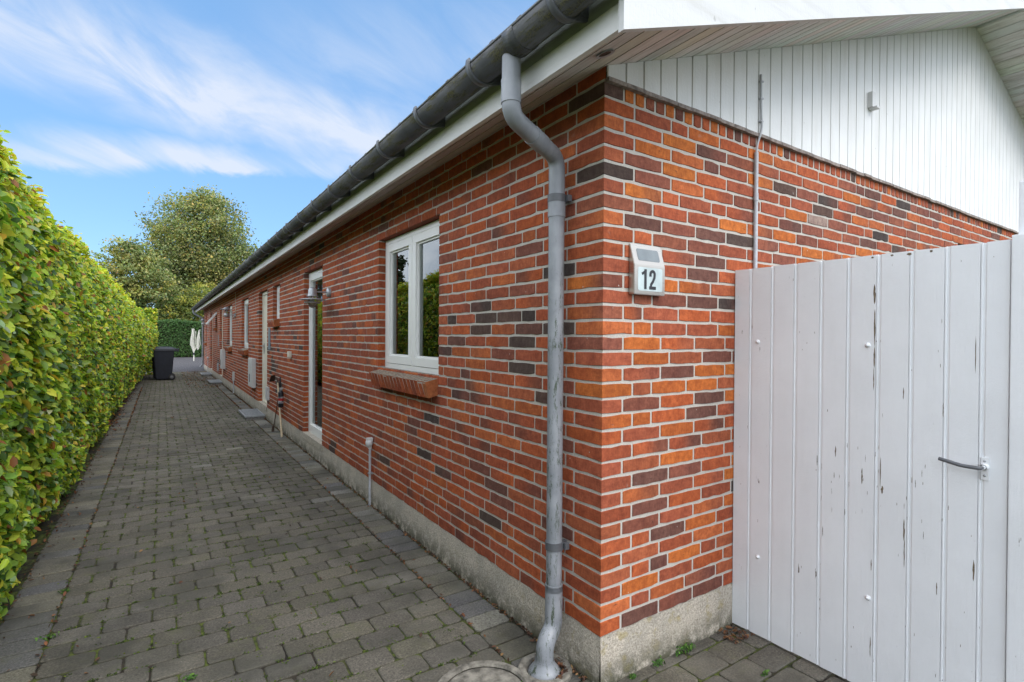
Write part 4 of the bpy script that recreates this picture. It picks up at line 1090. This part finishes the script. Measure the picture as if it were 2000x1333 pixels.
HL = [(.38, .48, .05), (.22, .36, .045), (.50, .54, .055), (.64, .56, .06), (.07, .14, .028), (.60, .34, .05), (.36, .44, .24), (.30, .12, .04)]
def hedge_leaves(y0, y1, dens, size, zmax=2.56):
    n = int((y1-y0)*zmax*dens)
    y = rng.uniform(y0, y1, n); z = zmax*rng.uniform(0.02, 1, n)
    x = face_x(y, z)-np.abs(rng.normal(0, .085, n))+rng.uniform(0, .06, n)+.045*hnoise(y*3.1, z*3.6)
    P = np.stack([x, y, z], 1); Nn = np.tile([.62, -.25, .72], (n, 1))
    # yellower towards the top, browner patches
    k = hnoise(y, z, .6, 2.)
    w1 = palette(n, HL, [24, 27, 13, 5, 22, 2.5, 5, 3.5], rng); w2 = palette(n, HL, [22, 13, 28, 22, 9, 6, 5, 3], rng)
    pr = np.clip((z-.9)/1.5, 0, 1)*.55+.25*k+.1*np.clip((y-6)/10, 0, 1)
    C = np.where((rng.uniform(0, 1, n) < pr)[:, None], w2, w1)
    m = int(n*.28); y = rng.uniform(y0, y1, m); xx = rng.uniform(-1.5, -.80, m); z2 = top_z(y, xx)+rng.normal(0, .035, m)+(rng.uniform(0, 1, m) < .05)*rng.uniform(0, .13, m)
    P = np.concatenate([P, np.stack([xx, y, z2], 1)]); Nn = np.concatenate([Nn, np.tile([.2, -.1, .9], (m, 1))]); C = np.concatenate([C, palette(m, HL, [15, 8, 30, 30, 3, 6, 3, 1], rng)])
    L = size*rng.uniform(.65, 1.25, n+m); W = L*rng.uniform(.50, .68, n+m)
    return leaves(P, Nn, L, W, np.clip(C, .01, .7), rng, np.array([.9, -.3, -.5]), .50)
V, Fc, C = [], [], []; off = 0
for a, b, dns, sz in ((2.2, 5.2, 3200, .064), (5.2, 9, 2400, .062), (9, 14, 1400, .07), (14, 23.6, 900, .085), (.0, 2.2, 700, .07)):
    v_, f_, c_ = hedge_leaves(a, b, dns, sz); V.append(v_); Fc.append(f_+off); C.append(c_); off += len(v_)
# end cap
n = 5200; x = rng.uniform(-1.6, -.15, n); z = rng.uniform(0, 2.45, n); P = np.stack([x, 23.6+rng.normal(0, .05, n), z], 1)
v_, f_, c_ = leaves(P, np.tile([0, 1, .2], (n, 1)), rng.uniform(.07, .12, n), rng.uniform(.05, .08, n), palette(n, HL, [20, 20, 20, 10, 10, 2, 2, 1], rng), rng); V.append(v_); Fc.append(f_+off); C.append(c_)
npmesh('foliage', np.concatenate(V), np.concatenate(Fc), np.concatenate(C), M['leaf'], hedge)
# inner twig mass
q = MB(); ys_ = np.linspace(.1, 23.5, 60); zs_ = np.linspace(.0, 2.36, 9); vs = []
for yy in ys_:
    for zz in zs_: vs.append((float(face_x(yy, zz))-.13, yy, zz))
    vs += [(-1.55, yy, 2.36), (-1.6, yy, 0)]
s = len(zs_)+2
q.add(vs, [(i*s+j, (i+1)*s+j, (i+1)*s+(j+1) % s, i*s+(j+1) % s) for i in range(59) for j in range(s-1)]); q.add(vs[:s], [tuple(range(s))]); q.add(vs[-s:], [tuple(range(s))])
for _ in range(260):
    yy = rnd.uniform(2.4, 12); zz = rnd.uniform(.05, 2.3); x0 = float(face_x(yy, zz))-.12
    q.tube([(x0, yy, zz), (x0+.07, yy+rnd.uniform(-.05, .05), zz+rnd.uniform(0, .05)), (x0+.14+rnd.uniform(0, .03), yy+rnd.uniform(-.09, .09), zz+rnd.uniform(-.03, .10))], [.003, .002, .0012], 5, 1, cap=False)
for _ in range(46):
    yy = rnd.uniform(2.4, 18); x0 = rnd.uniform(-.95, -.78)
    q.tube([(x0, yy, -.01), (x0+rnd.uniform(-.03, .03), yy+rnd.uniform(-.05, .05), .3), (x0-.05, yy+rnd.uniform(-.1, .1), .8)], [.014, .011, .008], 6, 1, cap=False)
q.build('twig_mass', [M['twigs'], M['bark']], hedge)

def tree(name, label, cat, base, blobs, nleaf, lsize, cols, wts, trunk_h, trunk_r, group=None, dens_edge=.75, seed=1, limbs=9):
    rg = np.random.default_rng(seed); rr = random.Random(seed)
    t = thing(name, base, label, cat, group)
    bx_, by_, _ = base
    vol = np.array([b[3]*b[4]*b[5] for b in blobs]); pick_ = rg.choice(len(blobs), nleaf, p=vol/vol.sum())
    B = np.array(blobs)[pick_]
    # leaf clumps: a set of clump centres inside each blob, leaves around them
    ncl = max(30, nleaf//60); pc = rg.choice(len(blobs), ncl, p=vol/vol.sum()); BC = np.array(blobs)[pc]
    d = rg.normal(0, 1, (ncl, 3)); d /= np.linalg.norm(d, axis=1)[:, None]; r_ = rg.uniform(.15, 1, (ncl, 1))**(.40)
    CC = BC[:, :3]+d*r_*BC[:, 3:6]*(1+.055*rg.normal(0, 1, (ncl, 1)))
    i = rg.integers(0, ncl, nleaf); cs = BC[:, 3].mean()*.135
    P = CC[i]+rg.normal(0, 1, (nleaf, 3))*np.array([cs, cs, cs*.62])
    P[:, 0] += bx_; P[:, 1] += by_
    tone = rg.uniform(.72, 1.25, ncl)[i][:, None]
    Cc = palette(nleaf, cols, wts, rg, .14)*tone
    yel = (rg.uniform(0, 1, ncl) < .25)[i][:, None]; inner = ((P[:, 2]-B[:, 2])/B[:, 5] < rg.uniform(-1.2, .1, nleaf))[:, None]; Cc = np.where(inner & (rg.uniform(0, 1, (nleaf, 1)) < .5), Cc*.62, Cc); Cc = np.where(yel, Cc*np.array([1.35, 1.12, .85]), Cc)  # inner, lower leaves darkened in colour as painted crown shade; yellow clumps random
    L = lsize*rg.uniform(.6, 1.3, nleaf)
    v_, f_, c_ = leaves(P, np.tile([0, -.3, .7], (nleaf, 1)), L, L*.65, np.clip(Cc, .008, .6), rg, None, .9)
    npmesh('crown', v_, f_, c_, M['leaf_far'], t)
    q = MB()
    top_ = Vector((bx_+rr.uniform(-.2, .2), by_, trunk_h))
    q.tube([(bx_, by_, -.05), (bx_+.05, by_, trunk_h*.3), (bx_-.04, by_, trunk_h*.65), tuple(top_)], [trunk_r, trunk_r*.8, trunk_r*.55, trunk_r*.25], 10, cap=False)
    for _ in range(limbs):
        z0_ = rr.uniform(.25, .85)*trunk_h; b_ = blobs[rr.randrange(len(blobs))]
        tg = Vector((bx_+b_[0]+rr.uniform(-.6, .6)*b_[3], by_+b_[1]+rr.uniform(-.5, .5)*b_[4], b_[2]+rr.uniform(-.3, .7)*b_[5]))
        st_ = Vector((bx_, by_, z0_)); md = st_.lerp(tg, .5)+Vector((rr.uniform(-.2, .2), rr.uniform(-.2, .2), rr.uniform(.0, .4)))
        q.tube([st_, md, tg], [trunk_r*.42, trunk_r*.25, trunk_r*.07], 7, cap=False)
    q.build('trunk', M['bark'], t)
    return t
OL = [(.22, .275, .10), (.28, .30, .13), (.15, .19, .08), (.36, .33, .13), (.27, .30, .19)]
# tall tree beyond the yard
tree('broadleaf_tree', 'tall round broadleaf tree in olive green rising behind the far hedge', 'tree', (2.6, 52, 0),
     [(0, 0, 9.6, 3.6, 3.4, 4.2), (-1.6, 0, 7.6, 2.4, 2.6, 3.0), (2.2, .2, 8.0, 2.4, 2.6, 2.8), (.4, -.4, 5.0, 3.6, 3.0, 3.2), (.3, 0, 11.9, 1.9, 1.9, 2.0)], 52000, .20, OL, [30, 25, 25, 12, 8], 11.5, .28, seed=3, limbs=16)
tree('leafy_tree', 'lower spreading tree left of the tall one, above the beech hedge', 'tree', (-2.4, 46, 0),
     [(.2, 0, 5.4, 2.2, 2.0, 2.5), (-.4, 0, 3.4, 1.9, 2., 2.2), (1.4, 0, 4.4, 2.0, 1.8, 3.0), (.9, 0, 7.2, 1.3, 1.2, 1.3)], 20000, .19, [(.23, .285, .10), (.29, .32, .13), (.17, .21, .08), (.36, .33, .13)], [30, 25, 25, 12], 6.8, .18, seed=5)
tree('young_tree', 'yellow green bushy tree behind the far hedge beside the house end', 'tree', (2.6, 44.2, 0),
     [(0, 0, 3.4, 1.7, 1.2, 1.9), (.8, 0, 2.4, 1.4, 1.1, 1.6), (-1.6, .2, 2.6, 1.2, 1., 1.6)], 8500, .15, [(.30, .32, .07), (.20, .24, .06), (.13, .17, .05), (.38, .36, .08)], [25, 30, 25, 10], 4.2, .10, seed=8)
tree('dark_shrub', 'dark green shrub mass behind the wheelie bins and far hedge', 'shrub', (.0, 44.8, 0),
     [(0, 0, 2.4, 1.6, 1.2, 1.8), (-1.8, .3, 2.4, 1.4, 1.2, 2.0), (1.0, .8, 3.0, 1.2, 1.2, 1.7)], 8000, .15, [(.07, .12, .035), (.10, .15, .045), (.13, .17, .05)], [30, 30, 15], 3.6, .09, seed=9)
# beyond the beech hedge: out of the frame but mirrored in the panes
tree('conifer_tree', 'dark conifer standing beyond the beech hedge', 'tree', (-4.3, 20, 0), [(0, 0, 2.4, .8, .8, 1.6), (0, 0, 3.8, .55, .55, 1.2), (0, 0, 5.0, .28, .28, .8)], 6000, .16, [(.035, .055, .025), (.05, .07, .03)], [1, 1], 5.6, .10, seed=12)
tree('garden_tree', 'broadleaf tree standing beyond the beech hedge', 'tree', (-16, 30, 0), [(0, 0, 4.2, 2.2, 2.2, 2.2), (.8, 1, 6, 1.6, 1.6, 1.5)], 8000, .20, [(.05, .075, .03), (.07, .09, .035)], [1, 1], 6, .18, seed=13)
tree('birch_tree', 'slender loose tree standing beyond the beech hedge', 'tree', (-4.9, 34, 0), [(0, 0, 4.6, 1.2, 1.2, 2.4)], 4500, .2, [(.06, .08, .035), (.09, .11, .045)], [1, 1], 5.5, .14, seed=14)

fh = thing('privet_hedge', (1.0, 41.6, 0), 'dark green clipped hedge closing the gravel yard at the far end', 'hedge')
n = 26000; x = rng.uniform(-6, 12, n); z = 2.35*rng.uniform(0, 1, n)
P = np.stack([x, 41.2+rng.normal(0, .06, n)+.05*np.sin(x*2), z+.05*np.sin(x*1.3)], 1)
tp = rng.uniform(0, 1, n) < .25; P[tp, 2] = 2.35+.06*np.sin(P[tp, 0]*2.3)+rng.normal(0, .05, tp.sum()); P[tp, 1] = rng.uniform(41.2, 42.2, tp.sum())
v_, f_, c_ = leaves(P, np.tile([0, -.9, .4], (n, 1)), rng.uniform(.08, .14, n), rng.uniform(.05, .09, n), palette(n, [(.065, .145, .035), (.045, .10, .028), (.085, .16, .045)], [30, 25, 15], rng), rng)
npmesh('foliage', v_, f_, c_, M['leaf_far'], fh)
q = MB(); q.box((-6, 41.35, 0), (12, 42.1, 2.28)); q.build('twig_mass', M['twigs'], fh)

# ------------------------------------------------------------------ bins
def wheelie(loc, label):
    t = thing('wheelie_bin', loc, label, 'wheelie bin', 'black wheelie bins at the end of the hedge')
    lx, ly, lz = loc
    q = MB(); b0 = [(-.23, -.20), (.20, -.20), (.20, .20), (-.23, .20)]; b1 = [(-.30, -.28), (.27, -.28), (.27, .28), (-.30, .28)]
    bm = bmesh.new(); vv = [bm.verts.new((lx+a, ly+b, .03)) for a, b in b0]+[bm.verts.new((lx+a, ly+b, .98)) for a, b in b1]
    bm.faces.new(vv[:4]); bm.faces.new(vv[4:])
    for i in range(4): bm.faces.new((vv[i], vv[(i+1) % 4], vv[4+(i+1) % 4], vv[4+i]))
    bmesh.ops.recalc_face_normals(bm, faces=bm.faces); bmesh.ops.bevel(bm, geom=list(bm.edges), offset=.02, segments=3, affect='EDGES'); q.bm(bm)
    q.box((lx-.315, ly-.295, .945), (lx+.285, ly+.295, .985), bev=.01); q.build('body', M['black'], t)
    q = MB(); bm = bmesh.new(); vv = [bm.verts.new((lx+a, ly+b, .99)) for a, b in ((-.335, -.30), (.30, -.30), (.30, .30), (-.335, .30))]+[bm.verts.new((lx+a, ly+b, 1.075)) for a, b in ((-.24, -.22), (.24, -.22), (.24, .22), (-.24, .22))]
    bm.faces.new(vv[:4]); bm.faces.new(vv[4:])
    for i in range(4): bm.faces.new((vv[i], vv[(i+1) % 4], vv[4+(i+1) % 4], vv[4+i]))
    bmesh.ops.recalc_face_normals(bm, faces=bm.faces); bmesh.ops.bevel(bm, geom=list(bm.edges), offset=.02, segments=3, affect='EDGES'); q.bm(bm)
    q.build('lid', M['black'], t)
    q = MB(); q.tube([(lx+.28, ly-.26, 1.0), (lx+.40, ly-.26, 1.01), (lx+.40, ly+.26, 1.01), (lx+.28, ly+.26, 1.0)], .018, 10); q.box((lx+.26, ly-.27, .93), (lx+.40, ly-.22, 1.0), bev=.01); q.box((lx+.26, ly+.22, .93), (lx+.40, ly+.27, 1.0), bev=.01); q.build('handle', M['black'], t)
    for sy in (-1, 1):
        q = MB(); q.lathe([(.02, -.025), (.075, -.025), (.10, -.022), (.102, 0), (.10, .022), (.075, .025), (.02, .025)], (lx+.20, ly+sy*.25, .103), 26, axis='Y'); wh = q.build('wheel', M['rubber'], t)
        q = MB(); q.lathe([(0, -.03), (.035, -.03), (.05, -.026), (.05, .026), (.035, .03), (0, .03)], (lx+.20, ly+sy*.25, .103), 20, axis='Y'); q.build('hub', M['pipe_dark'], wh)
    return t
wb = wheelie((.075, 20.7, 0), 'black wheelie bin in front, its wheel on the paving at the hedge end')
wb2 = copy_tree(wb); wb2.location = (.0, 21.45, 0); wb2['label'] = 'black wheelie bin half hidden behind the nearer bin at the hedge end'

# rotary dryer
t = thing('rotary_dryer', (1.55, 35, 0), 'folded rotary clothes dryer with white cords standing on the gravel by the house end', 'clothes dryer')
q = MB(); q.tube([(1.52, 35, 0), (1.52, 35, 1.2)], .024, 10); q.tube([(1.52, 35, 1.1), (1.52, 35, 1.85)], .02, 10); q.build('pole', M['rope'], t)
q = MB(); q.tube([(1.52, 35, .36), (1.52, 35, .46)], .055, 12); q.build('collar', M['black'], t)
for i, (dx, dy, top_) in enumerate(((-.09, 0, 1.86), (.10, .05, 1.72), (.30, 0, 1.80), (.22, .12, 1.62))):
    q = MB(); q.tube([(1.52, 35, .5), (1.52+dx*.8, 35+dy, 1.0), (1.52+dx, 35+dy, top_)], .012, 8); q.build('arm', M['rope'], t)
q = MB()
for lobe, (cx_, w_, zb0) in enumerate(((1.46, .10, .48), (1.76, .10, .62))):
    for i in range(22):
        a = rnd.uniform(-1, 1); yy = 35+rnd.uniform(-.12, .12); zt0 = 1.84-abs(a)*.25-(.05 if lobe else 0)
        q.tube([(cx_+a*w_*.35, yy, zt0), (cx_+a*w_*.9-.02, yy, 1.25), (cx_+a*w_*1.1-.02, yy, .95), (cx_+a*w_*.3+.02-(.06 if lobe else -.03), yy, zb0+rnd.uniform(0, .1))], .006, 5, cap=False)
q.build('cords', M['rope'], t)

# ------------------------------------------------------------------ moss, litter
n = 8000; V, Fc, C = [], [], []
ry = np.arange(-1.4, 24, ROW)
P = np.zeros((n, 3)); P[:, 0] = rng.uniform(-.42, 1.3, n); P[:, 1] = ry[rng.integers(0, len(ry), n)]+rng.normal(0, .003, n)
v3 = rng.uniform(0, 1, n) < .45
P[v3, 0] = PX0+np.round((P[v3, 0]-PX0)/(SL/2))*(SL/2)+rng.normal(0, .004, v3.sum()); P[v3, 1] += rng.uniform(0, ROW, v3.sum())
P = P[(hnoise(P[:, 0]*3, P[:, 1]*2) > -.35)]
n = len(P); k = 9; P2 = np.repeat(P, k, 0)+rng.normal(0, 1, (n*k, 3))*np.array([.014, .0055, .0])*np.repeat(rng.uniform(.5, 1.5, n), k)[:, None]; P2[:, 2] = rng.uniform(-.005, .004, n*k)
v_, f_, c_ = leaves(P2, np.tile([0, 0, 1.], (n*k, 1)), rng.uniform(.006, .013, n*k), rng.uniform(.004, .009, n*k), palette(n*k, [(.07, .11, .018), (.045, .07, .015), (.12, .16, .025)], [30, 30, 12], rng), rng, None, .7)
tag(npmesh('moss', v_, f_, c_, M['moss']), 'green moss growing in the joints of the grey paving', 'moss', kind='stuff')
P = []
for _ in range(1500): P.append((XW-.012-abs(rnd.gauss(0, .010)), 1.7+22*rnd.random()**1.3, .006))
for _ in range(1100): P.append((-.72+abs(rnd.gauss(0, .07)), rnd.uniform(2.5, 22), .006))
for _ in range(500): P.append((PX1+rnd.gauss(0, .004), rnd.uniform(1.7, 18), .004))
for _ in range(400): P.append((PX0+rnd.gauss(0, .006), rnd.uniform(1.7, 18), .004))
for _ in range(260): P.append((rnd.uniform(-.7, 1.5), rnd.uniform(2, 24), .006))
for _ in range(90): a = rnd.uniform(-1.6, 1.9); r_ = rnd.uniform(.070, .10); P.append((1.413+r_*math.cos(a), 1.850+r_*math.sin(a), rnd.uniform(.0, .016)))
for _ in range(700): P.append((rnd.uniform(.6, 1.5), rnd.uniform(17.0, 24.8), .007))
for _ in range(80): P.append((rnd.uniform(2.30, 2.449), rnd.uniform(1.50, 1.62), .006))
P = np.array(P); n = len(P); P[:, 2] += rng.uniform(0, .007, n)
big = rng.uniform(.010, .030, n)*np.where(P[:, 1] > 10, 1.8, 1)
v_, f_, c_ = leaves(P, np.tile([0, 0, 1.], (n, 1)), big, big*.6, palette(n, [(.17, .075, .035), (.10, .05, .03), (.24, .13, .06), (.06, .035, .025)], [30, 30, 12, 20], rng), rng, None, .5)
tag(npmesh('fallen_leaves', v_, f_, c_, M['dead_leaf']), 'dry brown leaf litter gathered along the plinth and the hedge foot', 'fallen leaves', kind='stuff')
P = []
for cx_, cy_, s_ in ((1.86, 1.605, .035), (1.70, 1.60, .022), (2.02, 1.605, .05), (2.08, 1.60, .03), (1.60, 1.57, .015), (2.20, 1.30, .02), (-.45, 3.35, .03), (-.46, 3.9, .03), (.10, 2.62, .03), (.62, 2.0, .02), (.4, 2.3, .02), (1.62, 1.52, .02), (2.0, 1.33, .012)):
    for _ in range(int(s_*1100)): P.append((cx_+rnd.gauss(0, s_*.5), cy_+rnd.gauss(0, s_*.22), rnd.uniform(.003, .004+s_*.6)))
P = np.array(P); n = len(P)
v_, f_, c_ = leaves(P, np.tile([-.2, -.4, 1.], (n, 1)), rng.uniform(.010, .022, n), rng.uniform(.005, .011, n), palette(n, [(.06, .14, .025), (.10, .19, .035), (.04, .09, .02)], [30, 20, 20], rng), rng, None, .7)
tag(npmesh('weeds', v_, f_, c_, M['moss']), 'small green weeds sprouting along the gable plinth and paving joints', 'weeds', kind='stuff')

# cycles
sc.render.engine = 'CYCLES'
sc.cycles.max_bounces = 8; sc.cycles.transparent_max_bounces = 12
